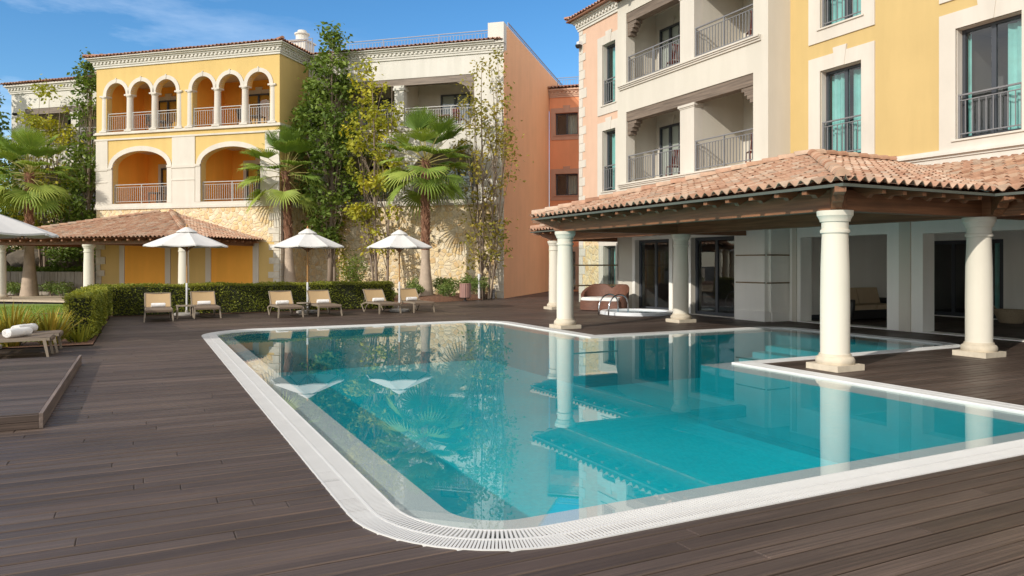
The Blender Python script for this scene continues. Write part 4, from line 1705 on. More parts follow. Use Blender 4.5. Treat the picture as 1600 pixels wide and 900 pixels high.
def pavilion():
    E_, ZE, S_ = 24.9, 2.66, .268
    U0, U1, V = -31.35, -20.35, 30.04
    T = thing('pergola', 'garden pergola with a clay tile roof against the yellow house, behind the hedge', 'pergola', 'A', -21.0, 25.5)
    O = (-21.0, 25.5, 0)
    k = math.hypot(1, S_)
    hw = V - E_
    b = MB()
    L = U1 - U0
    b.tiles((U0, E_, ZE), (U1, E_, ZE), (0, 1, S_), [(0, 0), (L, 0), (L - hw, hw * k), (hw, hw * k)], seed=71, spp=6)
    b.tiles((U1, E_, ZE), (U1, V, ZE), (-1, 0, S_), [(0, 0), (hw, 0), (hw, hw * k)], seed=72, spp=6)
    # the roof runs on to the left as a lower wing
    b.tiles((U0, V, ZE), (U0, E_, ZE), (1, 0, S_), [(0, 0), (hw, 0), (0, hw * k)], seed=73, spp=6)
    b.tiles((-40, 25.6, ZE - .02), (U0 + .6, 25.6, ZE - .02), (0, 1, S_), [(0, 0), (U0 + 40.6, 0), (U0 + 40.6, 2.4), (0, 2.4)], seed=74, spp=6)
    h = .08
    b.ridge((U1 - .05, E_ + .05, ZE + h), (U1 - hw, V, ZE + hw * S_ + h), .12, .34, 4)
    b.ridge((U0 + .05, E_ + .05, ZE + h), (U0 + hw, V, ZE + hw * S_ + h), .10, .34, 5)
    b.build('roof', 'tile', T, O)
    b = MB()
    zo = -.012
    b.add([(U0 + .05, E_ + .05, ZE + zo), (U1 - .05, E_ + .05, ZE + zo), (U1 - hw, V, ZE + hw * S_ + zo), (U0 + hw, V, ZE + hw * S_ + zo)], [(0, 1, 2, 3)])
    b.add([(U1 - .05, E_ + .05, ZE + zo), (U1 - .05, V, ZE + zo), (U1 - hw, V, ZE + hw * S_ + zo)], [(0, 1, 2)])
    b.add([(U0 + .05, E_ + .05, ZE + zo), (U0 + .05, V, ZE + zo), (U0 + hw, V, ZE + hw * S_ + zo)], [(0, 1, 2)])
    b.build('boarding', 'beam', T, O)
    for (x0, x1, y0, y1, m) in ((-40, -20.88, 25.38, 25.62, 'beam_x'), (-21.12, -20.88, 25.62, 30.03, 'beam'), (-25.92, -25.68, 25.62, 30.03, 'beam'), (-30.72, -30.48, 25.62, 30.03, 'beam')):
        b = MB()
        b.box(x0, x1, y0, y1, 2.42, 2.70)
        b.build('beam', m, T, O)
    for i in range(18):
        b = MB()
        bracket_mesh(b, PA, -30.6 + i * .56, 25.6, E_ + .07, ZE + .14, ZE - .05)
        b.build('rafter', 'beam', T, O)
    for i in range(8):
        b = MB()
        bracket_mesh(b, lambda a, d, z: (d, a, z), 25.9 + i * .54, -21.1, U1 - .07, ZE + .14, ZE - .05)
        b.build('rafter', 'beam_x', T, O)
    for x in (-21.02, -25.8, -30.62, -36.0):
        b = MB()
        column_mesh(b, x, 25.5, .03, 2.42)
        b.build('column', ['column', 'plinth'], T, O, smooth=35)


pavilion()

# ================================================================== UMBRELLAS
def make_umbrella():
    T = thing('umbrella', 'white parasol', 'umbrella', 'W', 0, 0)
    RR, ZR, ZT = 1.22, 2.17, 2.66
    b = MB()
    n, m = 8, 7
    vs, fs = [], []
    rows = []
    for j in range(m + 1):
        tt = .10 + .90 * j / m
        row = []
        for i in range(n * 4):
            a = 2 * PI * i / (n * 4)
            f = (i % 4) / 4
            cosw = math.cos(PI / n) / math.cos(((i % 4) / 4 - .5) * 2 * PI / n)
            sag = math.sin(f * PI)
            r = RR * tt * cosw
            z = ZT - (ZT - ZR) * (tt ** 1.08) - .035 * sag * tt
            row.append((r * math.cos(a), r * math.sin(a), z))
        rows.append(row)
    N_ = n * 4
    vs = [p for r in rows for p in r]
    for j in range(m):
        for i in range(N_):
            fs.append((j * N_ + i, j * N_ + (i + 1) % N_, (j + 1) * N_ + (i + 1) % N_, (j + 1) * N_ + i))
    # hem
    o = len(vs)
    vs += [(x * .997, y * .997, z - .035) for x, y, z in rows[-1]]
    for i in range(N_):
        fs.append((m * N_ + i, m * N_ + (i + 1) % N_, o + (i + 1) % N_, o + i))
    b.add(vs, fs)
    c = b.build('canopy', 'canvas', T)
    b = MB()
    prof = [(.31, ZT - .075), (.24, ZT - .03), (.10, ZT + .045), (.04, ZT + .075)]
    b.lathe(0, 0, prof, 16, cap=False)
    b.lathe(0, 0, [(.31, ZT - .095), (.312, ZT - .075)], 16, cap=False)
    b.build('vent_cap', 'canvas', c)
    b = MB()
    b.lathe(0, 0, [(.035, ZT + .06), (.04, ZT + .09), (.02, ZT + .12), (.025, ZT + .14), (.008, ZT + .17)], 10)
    b.build('finial', 'teak', T)
    b = MB()
    b.lathe(0, 0, [(.024, .95), (.024, ZT + .02)], 12)
    b.build('pole', 'teak', T, smooth=40)
    b = MB()
    b.lathe(0, 0, [(.031, .06), (.031, .78), (.034, .78), (.034, .98), (.027, 1.0)], 12)
    b.box(.03, .09, -.012, .012, .80, .83)
    b.build('pole_sleeve', 'pole_metal', T, smooth=40)
    b = MB()
    b.lathe(0, 0, [(.36, 0.005), (.37, .02), (.37, .065), (.34, .08), (.05, .085), (.045, .16), (.04, .17)], 24)
    b.build('base', 'concrete', T, smooth=30)
    b = MB()
    b.lathe(0, 0, [(.045, 1.98), (.05, 2.0), (.05, 2.06), (.045, 2.08)], 12)
    b.build('hub', 'ribwood', T)
    for i in range(8):
        a = 2 * PI * i / 8
        ca, sa = math.cos(a), math.sin(a)
        b = MB()
        b.bar((.05 * ca, .05 * sa, ZT - .05), (RR * .985 * ca, RR * .985 * sa, ZR - .03), .022, .03)
        rb = b.build('rib', 'ribwood', T)
        b = MB()
        b.bar((.05 * ca, .05 * sa, 2.03), (.62 * ca, .62 * sa, 2.40), .016, .022)
        b.build('strut', 'ribwood', rb)
        b = MB()
        b.box(-.018, .018, -.018, .018, -.02, .02)
        b.v = [(x + RR * .995 * ca, y + RR * .995 * sa, z + ZR - .03) for x, y, z in b.v]
        b.build('rib_tip', 'plastic_white', rb)
    return T


UMB = [(1.24, 25.02, .15, 'white parasol in front of the hedge between two loungers, by the yellow wall'),
       (4.80, 24.42, .35, 'white parasol between two loungers in front of the palm at the white house corner'),
       (7.71, 23.85, .2, 'white parasol on a honey wood pole beside the tall palm, at the hedge end'),
       (-2.75, 16.7, .3, 'white parasol seen only at its rim, over the two loungers beside the flax')]
um0 = make_umbrella()
for i, (u, v, r, lab) in enumerate(UMB):
    o = um0 if i == 0 else copy_tree(um0)
    place(o, 'B', u, v, 0, r)
    tag(o, lab, 'umbrella', 'parasols round the pool')
    if i != 0:
        o.scale = ((.95, .95, 1), (.91, .91, 1), (1.08, 1.08, 1))[i - 1]


# ================================================================== LOUNGERS AND TOWELS
def make_lounger():
    T = thing('sun_lounger', 'lounger', 'sun lounger', 'W', 0, 0)
    W, ZS = .33, .335
    b = MB()
    for sx in (-1, 1):
        x = sx * W
        b.bar((x, -.02, ZS - .01), (x, 1.30, ZS - .015), .035, .05)
        b.bar((x, 1.30, ZS - .015), (x, 1.75, ZS - .11), .035, .045)
    b.bar((-W, -.01, ZS - .02), (W, -.01, ZS - .02), .035, .045)
    b.bar((-W, .66, ZS - .03), (W, .66, ZS - .03), .03, .03)
    b.bar((-W, 1.30, ZS - .03), (W, 1.30, ZS - .03), .03, .03)
    b.build('frame', 'taupe', T)
    for sx in (-1, 1):
        b = MB()
        b.bar((sx * (W + .002), .06, ZS - .02), (sx * (W + .03), .0, .004), .045, .05, up=(0, 1, 0), w1=.035, h1=.035)
        b.build('leg', 'taupe', T)
        b = MB()
        x = sx * (W + .005)
        b.tube([(x, 1.02, ZS - .03), (x, 1.25, .20), (x, 1.42, .004)], [.022, .02, .018], 6)
        b.tube([(x, 1.72, ZS - .10), (x, 1.66, .18), (x, 1.46, .006)], [.02, .02, .018], 6)
        b.build('leg', 'taupe', T)
    # sling seat with a gentle sag, rounded at the foot
    b = MB()
    prof = [(-.035, ZS - .05), (-.04, ZS - .01), (-.02, ZS + .018), (.05, ZS + .022)] + [(.05 + .1 * k, ZS + .022 - .012 * math.sin(PI * k / 12)) for k in range(1, 12)] + [(1.22, ZS + .022)]
    for i in range(len(prof) - 1):
        (y0, z0), (y1, z1) = prof[i], prof[i + 1]
        b.quad((-W + .01, y0, z0), (W - .01, y0, z0), (W - .01, y1, z1), (-W + .01, y1, z1))
        b.quad((-W + .01, y0, z0 - .014), (W - .01, y0, z0 - .014), (W - .01, y1, z1 - .014), (-W + .01, y1, z1 - .014))
    b.build('seat', 'sling_brown', T)
    b = MB()
    back = [(1.20, ZS + .01), (1.30, ZS + .11), (1.42, ZS + .245), (1.53, ZS + .36), (1.585, ZS + .40)]
    n = 6
    for i in range(len(back) - 1):
        (y0, z0), (y1, z1) = back[i], back[i + 1]
        for k in range(n):
            xa, xb = -W + 2 * W * k / n, -W + 2 * W * (k + 1) / n
            sa, sb = .02 * math.sin(PI * k / n), .02 * math.sin(PI * (k + 1) / n)
            for th in (0, .016):
                b.quad((xa, y0 + sa + th, z0 - sa * .5 - th), (xb, y0 + sb + th, z0 - sb * .5 - th), (xb, y1 + sb + th, z1 - sb * .5 - th), (xa, y1 + sa + th, z1 - sa * .5 - th))
    br = b.build('backrest', 'sling', T)
    b = MB()
    for sx in (-1, 1):
        x = sx * (W + .004)
        b.tube([(x, y, z) for y, z in back], .017, 6)
        b.bar((x * .9, 1.46, ZS + .28), (x * .9, 1.60, ZS - .07), .018, .018)
    b.tube([(-W, 1.588, ZS + .40), (W, 1.588, ZS + .40)], .017, 6)
    b.build('back_frame', 'taupe', br)
    return T


def make_towel(L=.36, rx=.085, rz=.062):
    b = MB()
    n, m = 28, 9
    vs, fs = [], []
    rows = []
    for j in range(m + 1):
        x = -L / 2 + L * j / m
        row = []
        for i in range(n):
            a = 2 * PI * i / n
            wob = 1 + .03 * math.sin(3 * a + j) + .015 * math.sin(7 * a + 2 * j)
            e = .92 if j in (0, m) else 1
            c, s = math.cos(a), math.sin(a)
            row.append((x + .004 * math.sin(5 * a), rx * e * wob * math.copysign(abs(c) ** .85, c), rz + rz * e * wob * math.copysign(abs(s) ** .85, s)))
        rows.append(row)
    vs = [p for r in rows for p in r]
    for j in range(m):
        for i in range(n):
            fs.append((j * n + i, j * n + (i + 1) % n, (j + 1) * n + (i + 1) % n, (j + 1) * n + i))
    b.add(vs, fs)
    # rolled ends: a spiral step
    for sx, j in ((-1, 0), (1, m)):
        pr = rows[j]
        x0 = pr[0][0]
        for q in range(4):
            r0, r1 = 1 - q * .25, 1 - q * .25 - .21
            for i in range(n):
                a, c = pr[i], pr[(i + 1) % n]
                def sc(p, r, dx): return (x0 + sx * dx, p[1] * r, rz + (p[2] - rz) * r)
                b.quad(sc(a, r0, .0), sc(c, r0, .0), sc(c, max(r1, .0), .006), sc(a, max(r1, .0), .006))
                if r1 > 0:
                    b.quad(sc(a, r1, .006), sc(c, r1, .006), sc(c, r1 - .03, -.004), sc(a, r1 - .03, -.004))
    o = b.build('towel', 'towel', None, smooth=50)
    return o


LOUNGE = [(0.41, 22.45, 0.0, 'tan sling lounger facing the pool, at the hedge corner left of the first parasol', True),
          (1.70, 23.15, .02, 'tan sling lounger by the first parasol, with the pole shadow on its back', False),
          (3.92, 22.40, .04, 'tan sling lounger with raised back beside the middle parasol, on its hedge corner side', False),
          (5.10, 22.52, .03, 'tan sling lounger between the middle parasol and the hedge end', False),
          (7.06, 22.78, .08, 'tan sling lounger left of the honey coloured parasol pole', False),
          (8.24, 22.88, .05, 'tan sling lounger nearest the tall palm trunk and the shrubs', False)]
lo0 = make_lounger()
tw0 = make_towel()
for i, (u, v, r, lab, dark) in enumerate(LOUNGE):
    o = lo0 if i == 0 else copy_tree(lo0)
    place(o, 'B', u, v, 0, r)
    tag(o, lab, 'sun lounger', 'tan loungers by the pool')
    c, s = math.cos(r), math.sin(r)
    dx, dy = rng.uniform(-.03, .05), 1.06
    tw = tw0 if i == 0 else copy_tree(tw0)
    place(tw, 'B', u + dx * c - dy * s, v + dx * s + dy * c, .35, r + rng.uniform(-.1, .1))
    tag(tw, 'white rolled towel on the ' + ['lounger at the hedge corner', 'lounger with the pole shadow on its back', 'lounger on the hedge corner side of the middle parasol',
                                          'lounger between middle parasol and hedge end', 'lounger left of the honey coloured pole', 'lounger nearest the tall palm trunk'][i],
        'towel', 'towels on the loungers')
for i, (u, v, lab, tl) in enumerate(((-1.42, 15.05, 'brown sling lounger behind the timber platform, its foot nearest the platform', 'rolled white towel with its spiral end showing, on the lounger behind the platform'),
                                     (-1.36, 15.88, 'brown sling lounger beside the flax bed, foot towards the pool', 'rolled white towel on the lounger beside the flax'))):
    o = copy_tree(lo0)
    place(o, 'B', u, v, 0, PI / 2)
    tag(o, lab, 'sun lounger', 'loungers beside the platform')
    tw = copy_tree(tw0)
    place(tw, 'B', u - .48 - .06 * i, v + .02, .357, .95 + .1 * i)
    tw.scale = (1.25, 1.15, 1.2)
    tag(tw, tl, 'towel', 'towels on the loungers')

# small low table between the first two loungers
t = thing('side_table', 'small low grey table between the two loungers under the first parasol', 'table', 'B', 1.12, 23.55)
b = MB()
b.box(-.24, .24, -.24, .24, .36, .39)
b.build('table_top', 'taupe', t)
for sx in (-1, 1):
    for sy in (-1, 1):
        b = MB()
        b.bar((sx * .20, sy * .20, .36), (sx * .22, sy * .22, .003), .035, .035)
        b.build('leg', 'taupe', t)
t = thing('side_table', 'small grey table between the two loungers at the middle parasol', 'table', 'B', 4.52, 23.6)
b = MB()
b.lathe(0, 0, [(.21, .35), (.22, .36), (.22, .385), (.21, .39)], 20)
b.build('table_top', 'taupe', t)
b = MB()
b.lathe(0, 0, [(.16, .003), (.16, .02), (.03, .05), (.03, .35)], 14)
b.build('pedestal', 'taupe', t)


# ================================================================== HEDGES AND LOW PLANTS
def hedge(name, label, fr, x0, x1, y0, y1, h, n, seed, leaf=.05):
    T = thing(name, label, 'hedge', fr, (x0 + x1) / 2, (y0 + y1) / 2)
    rg = random.Random(seed)
    hx, hy = (x1 - x0) / 2, (y1 - y0) / 2
    b = MB()
    b.box(-hx + .07, hx - .07, -hy + .07, hy - .07, .0, h - .08)
    b.build('twig_mass', 'hedge_core', T)
    b = MB()
    areas = [('t', 4 * hx * hy), ('f', 2 * hx * h), ('b', 2 * hx * h), ('l', 2 * hy * h), ('r', 2 * hy * h)]
    tot = sum(a for _, a in areas)
    pts = []
    for f, a in areas:
        for _ in range(int(n * a / tot)):
            p, q = rg.uniform(-1, 1), rg.random()
            dpt = abs(rg.gauss(0, .045))
            if f == 't':
                x, y, z = p * hx, rg.uniform(-hy, hy), h - dpt
            elif f in 'fb':
                x, y, z = p * hx, (-hy + dpt) * (1 if f == 'f' else -1), .05 + q * (h - .05)
            else:
                x, y, z = (-hx + dpt) * (1 if f == 'l' else -1), p * hy, .05 + q * (h - .05)
            w = .03 * math.sin(x * 3.1 + y * 2.3) + .02 * math.sin(x * 7 + z * 5 + y * 6)
            x += w if f in 'lr' else 0
            y += w if f in 'fb' else 0
            z += w * .8 if f == 't' else 0
            e = .05
            if abs(x) > hx - e and (z > h - e or abs(y) > hy - e) and rg.random() < .5:
                continue
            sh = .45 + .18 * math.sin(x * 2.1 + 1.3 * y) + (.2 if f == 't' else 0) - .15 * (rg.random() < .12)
            pts.append((x, y, z, sh))
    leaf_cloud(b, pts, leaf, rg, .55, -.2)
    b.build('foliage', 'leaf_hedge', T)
    return T


hedge('hedge', 'long clipped green hedge behind the row of tan loungers', 'B', -.86, 8.0, 25.32, 26.15, .95, 30000, 5, .062)
hedge('hedge', 'short clipped hedge block with a golden flat top beside the lawn', 'B', -1.42, -.88, 17.7, 25.30, .95, 30000, 6, .055)


def blade_plant(name, label, cat, fr, u, v, n, L, seed, mat='flax', spread=.45, wid=.045, group=None):
    T = thing(name, label, cat, fr, u, v, .0, 0, group)
    rg = random.Random(seed)
    b = MB()
    for i in range(n):
        th = rg.uniform(0, 2 * PI)
        el = R(rg.uniform(38, 86))
        l = L * rg.uniform(.55, 1.1)
        w = wid * rg.uniform(.6, 1.2)
        r0 = rg.uniform(0, spread * .35)
        p = Vector((math.cos(th) * r0, math.sin(th) * r0, 0))
        hd = Vector((math.cos(th), math.sin(th), 0))
        sd = Vector((-math.sin(th), math.cos(th), 0))
        sd = (sd + Vector((rg.uniform(-.5, .5), rg.uniform(-.5, .5), rg.uniform(-.4, .4)))).normalized()
        sh = rg.random()
        prev = None
        m = 5
        for k in range(m + 1):
            t = k / m
            a = el - t * t * R(rg.uniform(15, 45)) * .6
            ww = w * (1 - t ** 2.2) * (.6 + .8 * min(1, t * 2.5)) * .5 + .001
            cur = (tuple(p - sd * ww), tuple(p + sd * ww))
            if prev:
                b.quad(prev[0], prev[1], cur[1], cur[0], min(1, max(0, sh * .8 + t * .2)))
            prev = cur
            p = p + (hd * math.cos(a) + Vector((0, 0, 1)) * math.sin(a)) * (l / m)
    b.build('blades', mat, T)
    return T


FL = [(-1.62, 17.15, 95, .78, 'golden striped flax with sword leaves, nearest the hedge block'),
      (-2.25, 17.1, 105, .86, 'yellow green flax clump in the middle of the bed beside the lawn'),
      (-2.85, 17.25, 80, .80, 'loose flax clump with a few dark upright blades, behind the rolled towels'),
      (-3.7, 17.2, 60, .70, 'orange tipped flax clump at the lawn edge behind the brown loungers')]
for i, (u, v, n, L, lab) in enumerate(FL):
    blade_plant('flax_plant', lab, 'flax', 'B', u, v, int(n * 1.6), L, 40 + i, group='flax plants beside the lawn')
blade_plant('flax_plant', 'low green tuft at the foot of the hedge block', 'flax', 'B', -1.15, 17.4, 70, .42, 55, 'leaf_hedge', .5, .03)


def shrub(label, fr, u, v, rx, ry, h, n, seed, z=.1, mat='leaf_shrub', leaf=.085, name='shrub', group=None):
    T = thing(name, label, 'shrub', fr, u, v, z, 0, group)
    rg = random.Random(seed)
    b = MB()
    pts = []
    nl = 7
    lobes = [(rg.uniform(-.45, .45) * rx, rg.uniform(-.45, .45) * ry, h * rg.uniform(.4, .72), rg.uniform(.40, .62)) for _ in range(nl)]
    for i in range(n):
        cx, cy, cz, rr = rg.choice(lobes)
        d = Vector((rg.gauss(0, 1), rg.gauss(0, 1), rg.gauss(0, .9)))
        d.normalize()
        q = rr * (1 - abs(rg.gauss(0, .16)))
        x, y, z_ = cx + d.x * q * rx, cy + d.y * q * ry, cz + d.z * q * h * .62
        if z_ < .02:
            continue
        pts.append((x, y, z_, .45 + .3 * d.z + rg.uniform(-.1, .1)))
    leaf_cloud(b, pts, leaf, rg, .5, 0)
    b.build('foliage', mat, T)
    b = MB()
    for i in range(6):
        th = rg.uniform(0, 2 * PI)
        b.tube([(0, 0, -.05), (math.cos(th) * rx * .3, math.sin(th) * ry * .3, h * .6)], [.02, .008], 5)
    b.build('stems', 'bark', T)
    return T


SH = [(-16.6, 31.6, .9, .7, 2.1, 1500, 'rounded dark shrub rising behind the hedge against the stone wall', 'leaf_dark'),
      (-13.2, 31.3, .55, .45, .95, 900, 'green shrub left of the tall palm trunk', 'leaf_shrub'),
      (-12.35, 29.2, .50, .42, .62, 800, 'low grey green shrub at the foot of the tall palm', 'leaf_shrub'),
      (-11.75, 31.0, .75, .6, 1.0, 1500, 'full green shrub right of the tall palm trunk', 'leaf_shrub'),
      (-11.2, 29.9, .55, .45, .62, 900, 'low spreading shrub in front of the bed, left of the bin', 'leaf_shrub'),
      (-10.95, 31.6, .5, .45, 1.05, 900, 'upright shrub behind the pink bin', 'leaf_shrub'),
      (-10.25, 31.5, .6, .45, 1.0, 1100, 'green shrub right of the pink bin by the corner tree', 'leaf_shrub'),
      (-12.75, 27.4, .4, .35, .5, 600, 'small pale shrub behind the lounger at the hedge end', 'leaf_shrub')]
for i, (u, v, rx, ry, h, n, lab, m) in enumerate(SH):
    shrub(lab, 'A', u, v, rx, ry, h, n, 70 + i, .12, m, .10, group='shrubs along the stone wall')
for i, (u, v, lab) in enumerate(((-32.9, 28.2, 'grey green shrub at the foot of the garden palm'), (-31.2, 28.6, 'low shrub by the grey garden wall, beside the second column'),
                                 (-30.5, 28.5, 'pale low shrub by the grey garden wall near the first column'), (-34.0, 28.5, 'low shrub by the grey garden wall at the garden end'))):
    shrub(lab, 'A', u, v, .7, .5, .75, 500, 90 + i, .0, 'leaf_shrub', .12, group='shrubs by the garden wall')

# grey retaining wall, raised bed, boulders
t = thing('retaining_wall', 'grey boarded retaining wall behind the garden pergola', 'wall', 'A', -37, 29.3)
b = MB()
b.box(-10, 6.9, 0, .3, 0, 1.2)
for i in range(34):
    b.box(-10 + i * .5, -10 + i * .5 + .47, -.03, .02, 0, 1.19)
b.build('boards', 'plank_grey', t)
b = MB()
b.add([(-47, 29.6, 1.16), (-30.1, 29.6, 1.16), (-30.1, 32.6, 1.5), (-47, 32.6, 1.5)], [(0, 1, 2, 3)])
b.build('raised_bed_soil', 'soil')
o = bpy.data.objects['raised_bed_soil']
o.rotation_euler = (0, 0, -TA)
tag(o, kind='structure')
b = MB()
rg = random.Random(77)
pts = []
for i in range(9000):
    u = rg.uniform(-46.5, -30.2)
    v = rg.uniform(29.55, 31.2)
    pts.append((u, v, 1.2 + .25 * rg.random() * (.6 + .4 * math.sin(u * 2.2)), rg.random()))
leaf_cloud(b, pts, .15, rg, .6, -.2)
o = b.build('ground_cover_leaves', 'leaf_ivy')
o.rotation_euler = (0, 0, -TA)
tag(o, None, None, None, 'stuff')


def boulder(label, u, v, sx, sy, sz, seed, z):
    bm = bmesh.new()
    bmesh.ops.create_icosphere(bm, subdivisions=3, radius=1)
    rg = random.Random(seed)
    k = [Vector((rg.gauss(0, 1), rg.gauss(0, 1), rg.gauss(0, 1))).normalized() for _ in range(9)]
    o_ = [rg.uniform(.62, .9) for _ in range(9)]
    for vv in bm.verts:
        p = vv.co.copy()
        for n_, d in zip(k, o_):
            e = p.dot(n_) - d
            if e > 0:
                p -= n_ * e * .85
        vv.co = Vector((p.x * sx, p.y * sy, p.z * sz))
    me = bpy.data.meshes.new('boulder')
    bm.to_mesh(me)
    bm.free()
    me.materials.append(M['rock'])
    o = bpy.data.objects.new('boulder', me)
    COL.objects.link(o)
    place(o, 'A', u, v, z, rg.uniform(0, 1))
    tag(o, label, 'boulder', 'boulders above the garden wall')


for i, (u, v, sx, sz, lab) in enumerate(((-44.6, 31.8, 1.7, .75, 'dark boulder above the garden wall at the garden end'), (-41.4, 31.7, 1.5, .7, 'long dark boulder behind the garden palm trunk'),
                                         (-38.6, 31.8, 1.5, .8, 'dark boulder above the garden wall between the palm and the first column'), (-35.9, 31.7, 1.3, .65, 'dark boulder above the garden wall near the yellow house corner'),
                                         (-33.2, 31.8, 1.5, .7, 'dark boulder closest to the yellow house'))):
    boulder(lab, u, v, sx, .8, sz, 300 + i, 1.75)


# ================================================================== TREES
def tree(name, label, fr, u, v, h, prof, nclump, per, csize, leaf, mat, stems, seed, z=0, aspect=.55, group=None, yscale=1.0, sway=.25):
    T = thing(name, label, 'tree', fr, u, v, z, 0, group)
    rg = random.Random(seed)

    def rad(t):
        for i in range(len(prof) - 1):
            (a, ra), (c, rc) = prof[i], prof[i + 1]
            if a <= t <= c:
                return ra + (rc - ra) * (t - a) / (c - a)
        return 0
    trunks = []
    b = MB()
    for (sx, sy, r0, top, lx, ly) in stems:
        pts, rr = [], []
        ph = rg.uniform(0, 6)
        for k in range(9):
            t = k / 8
            pts.append((sx + lx * t + sway * .4 * math.sin(t * 5 + ph) * t, sy + ly * t + sway * .3 * math.sin(t * 4 + ph * 2) * t, h * top * t - .05))
            rr.append(r0 * (1 - t) ** .8 + .008)
        b.tube(pts, rr, 7)
        trunks.append([Vector(p) for p in pts])
    cl = []
    tmin, tmax = prof[0][0], prof[-1][0]
    mx = max(r for _, r in prof)
    tries = 0
    while len(cl) < nclump and tries < 20000:
        tries += 1
        t = rg.uniform(tmin, tmax)
        if rg.random() > rad(t) / mx + .12:
            continue
        th = rg.uniform(0, 2 * PI)
        q = rad(t) * rg.random() ** .45
        tk = rg.choice(trunks)
        kk = min(8, max(0, int(t * 8)))
        ax = tk[kk]
        c = Vector((ax.x * .6 + math.cos(th) * q, (ax.y * .6 + math.sin(th) * q * yscale), t * h))
        cl.append((c, tk, t))
    lb = MB()
    pts = []
    for c, tk, t in cl:
        sz = csize * rg.uniform(.55, 1.35)
        cs = rg.uniform(.15, .8)
        for _ in range(int(per * (sz / csize) ** 1.6)):
            d = Vector((rg.gauss(0, .45), rg.gauss(0, .45), rg.gauss(0, .40)))
            pts.append((c.x + d.x * sz, c.y + d.y * sz, c.z + d.z * sz, cs))
        # a limb out to the clump
        if rg.random() < .75:
            k0 = max(1, min(8, int(t * 8 - rg.uniform(.4, 1.4))))
            p0 = tk[k0]
            if p0.z < c.z + .5:
                mid = p0.lerp(c, .55) + Vector((0, 0, .12 * h * .1))
                b.tube([p0, mid, c], [.022, .014, .006], 5)
    b.build('trunk', 'bark', T, smooth=True)
    leaf_cloud(lb, pts, leaf, rg, aspect, .25)
    lb.build('crown', mat, T)
    return T


tree('tall_tree', 'tall dark green leafy tree in the niche between the yellow and white houses', 'A', -17.7, 31.35, 12.7,
     [(.22, .5), (.32, 1.25), (.45, 1.6), (.6, 1.55), (.75, 1.15), (.88, .75), (.97, .35), (1.0, .12)], 112, 66, .50, .25, 'leaf_dark',
     [(0, 0, .13, .97, .3, 0), (.25, .1, .08, .8, -.3, 0)], 201)
tree('leafy_tree', 'yellow green tree of several stems against the white house', 'A', -15.15, 30.6, 10.9,
     [(.20, .35), (.35, .9), (.52, 1.15), (.68, 1.25), (.82, 1.0), (.93, .55), (1.0, .15)], 66, 50, .44, .23, 'leaf_yellow',
     [(.3, 0, .07, .95, -.3, 0), (.75, .1, .06, .9, .2, 0), (.1, .2, .045, .8, -.9, 0)], 202)
tree('slender_tree', 'slender loose tree with olive leaves at the corner of the apricot wall', 'A', -10.0, 31.4, 10.9,
     [(.12, .35), (.25, 1.05), (.42, 1.55), (.58, 1.6), (.75, 1.15), (.9, .6), (1.0, .12)], 88, 34, .48, .19, 'leaf_olive',
     [(-.15, 0, .06, .97, .1, 0), (.15, .1, .05, .9, .35, .2), (-.05, -.1, .04, .85, -.5, 0), (.25, 0, .04, .7, .9, 0), (0, .1, .035, .6, -.9, -.1)], 203)
tree('tall_tree', 'tall dark tree pressed against the left edge of the yellow house', 'A', -32.1, 31.7, 12.7,
     [(.15, .7), (.3, .9), (.5, 1.0), (.7, .85), (.85, .6), (.95, .38), (1.0, .1)], 84, 58, .48, .25, 'leaf_dark',
     [(0, 0, .12, .97, .1, 0)], 204, z=1.2 - 1.2)
tree('leafy_tree', 'yellow green tree with a spreading crown in front of the far white balcony', 'A', -34.7, 31.4, 11.0,
     [(.25, .6), (.38, 1.3), (.55, 1.5), (.72, 1.35), (.86, .9), (.95, .5), (1.0, .15)], 70, 52, .50, .24, 'leaf_yellow',
     [(0, 0, .09, .95, .2, 0), (.5, 0, .07, .9, .5, 0), (-.3, .1, .06, .85, -.6, 0)], 205)
tree('tall_tree', 'dark green tree at the garden end behind the first palm', 'A', -38.2, 31.0, 11.7,
     [(.2, 1.2), (.35, 1.5), (.55, 1.35), (.7, 1.05), (.85, .75), (.95, .4), (1.0, .1)], 84, 58, .52, .26, 'leaf_dark',
     [(0, 0, .12, .97, -.3, 0)], 206)
tree('leafy_tree', 'bushy green tree low between the palm and the yellow house', 'A', -33.3, 31.0, 6.0,
     [(.2, .5), (.4, 1.0), (.65, 1.05), (.85, .7), (1.0, .2)], 42, 45, .45, .20, 'leaf_dark',
     [(0, 0, .06, .9, .2, 0), (.4, 0, .05, .85, .3, 0)], 207)
# creeper on the shaded stone
t = thing('climbing_plant', 'leafy creeper hanging on the shaded stone beside the yellow house', 'climber', 'A', -17.6, 32.2)
rg = random.Random(5)
b = MB()
pts = []
for i in range(700):
    z = rg.uniform(.3, 4.3)
    pts.append((rg.gauss(0, .25) + .3 * math.sin(z * 1.7), .28 - abs(rg.gauss(0, .10)), z, rg.random()))
leaf_cloud(b, pts, .13, rg, .6, .4)
b.build('leaves', 'leaf_yellow', t)
b = MB()
b.tube([(0, .3, 0), (.2, .3, 1.3), (-.1, .3, 2.6), (.15, .3, 4.2)], [.025, .02, .015, .01], 6)
b.build('stem', 'bark', t)


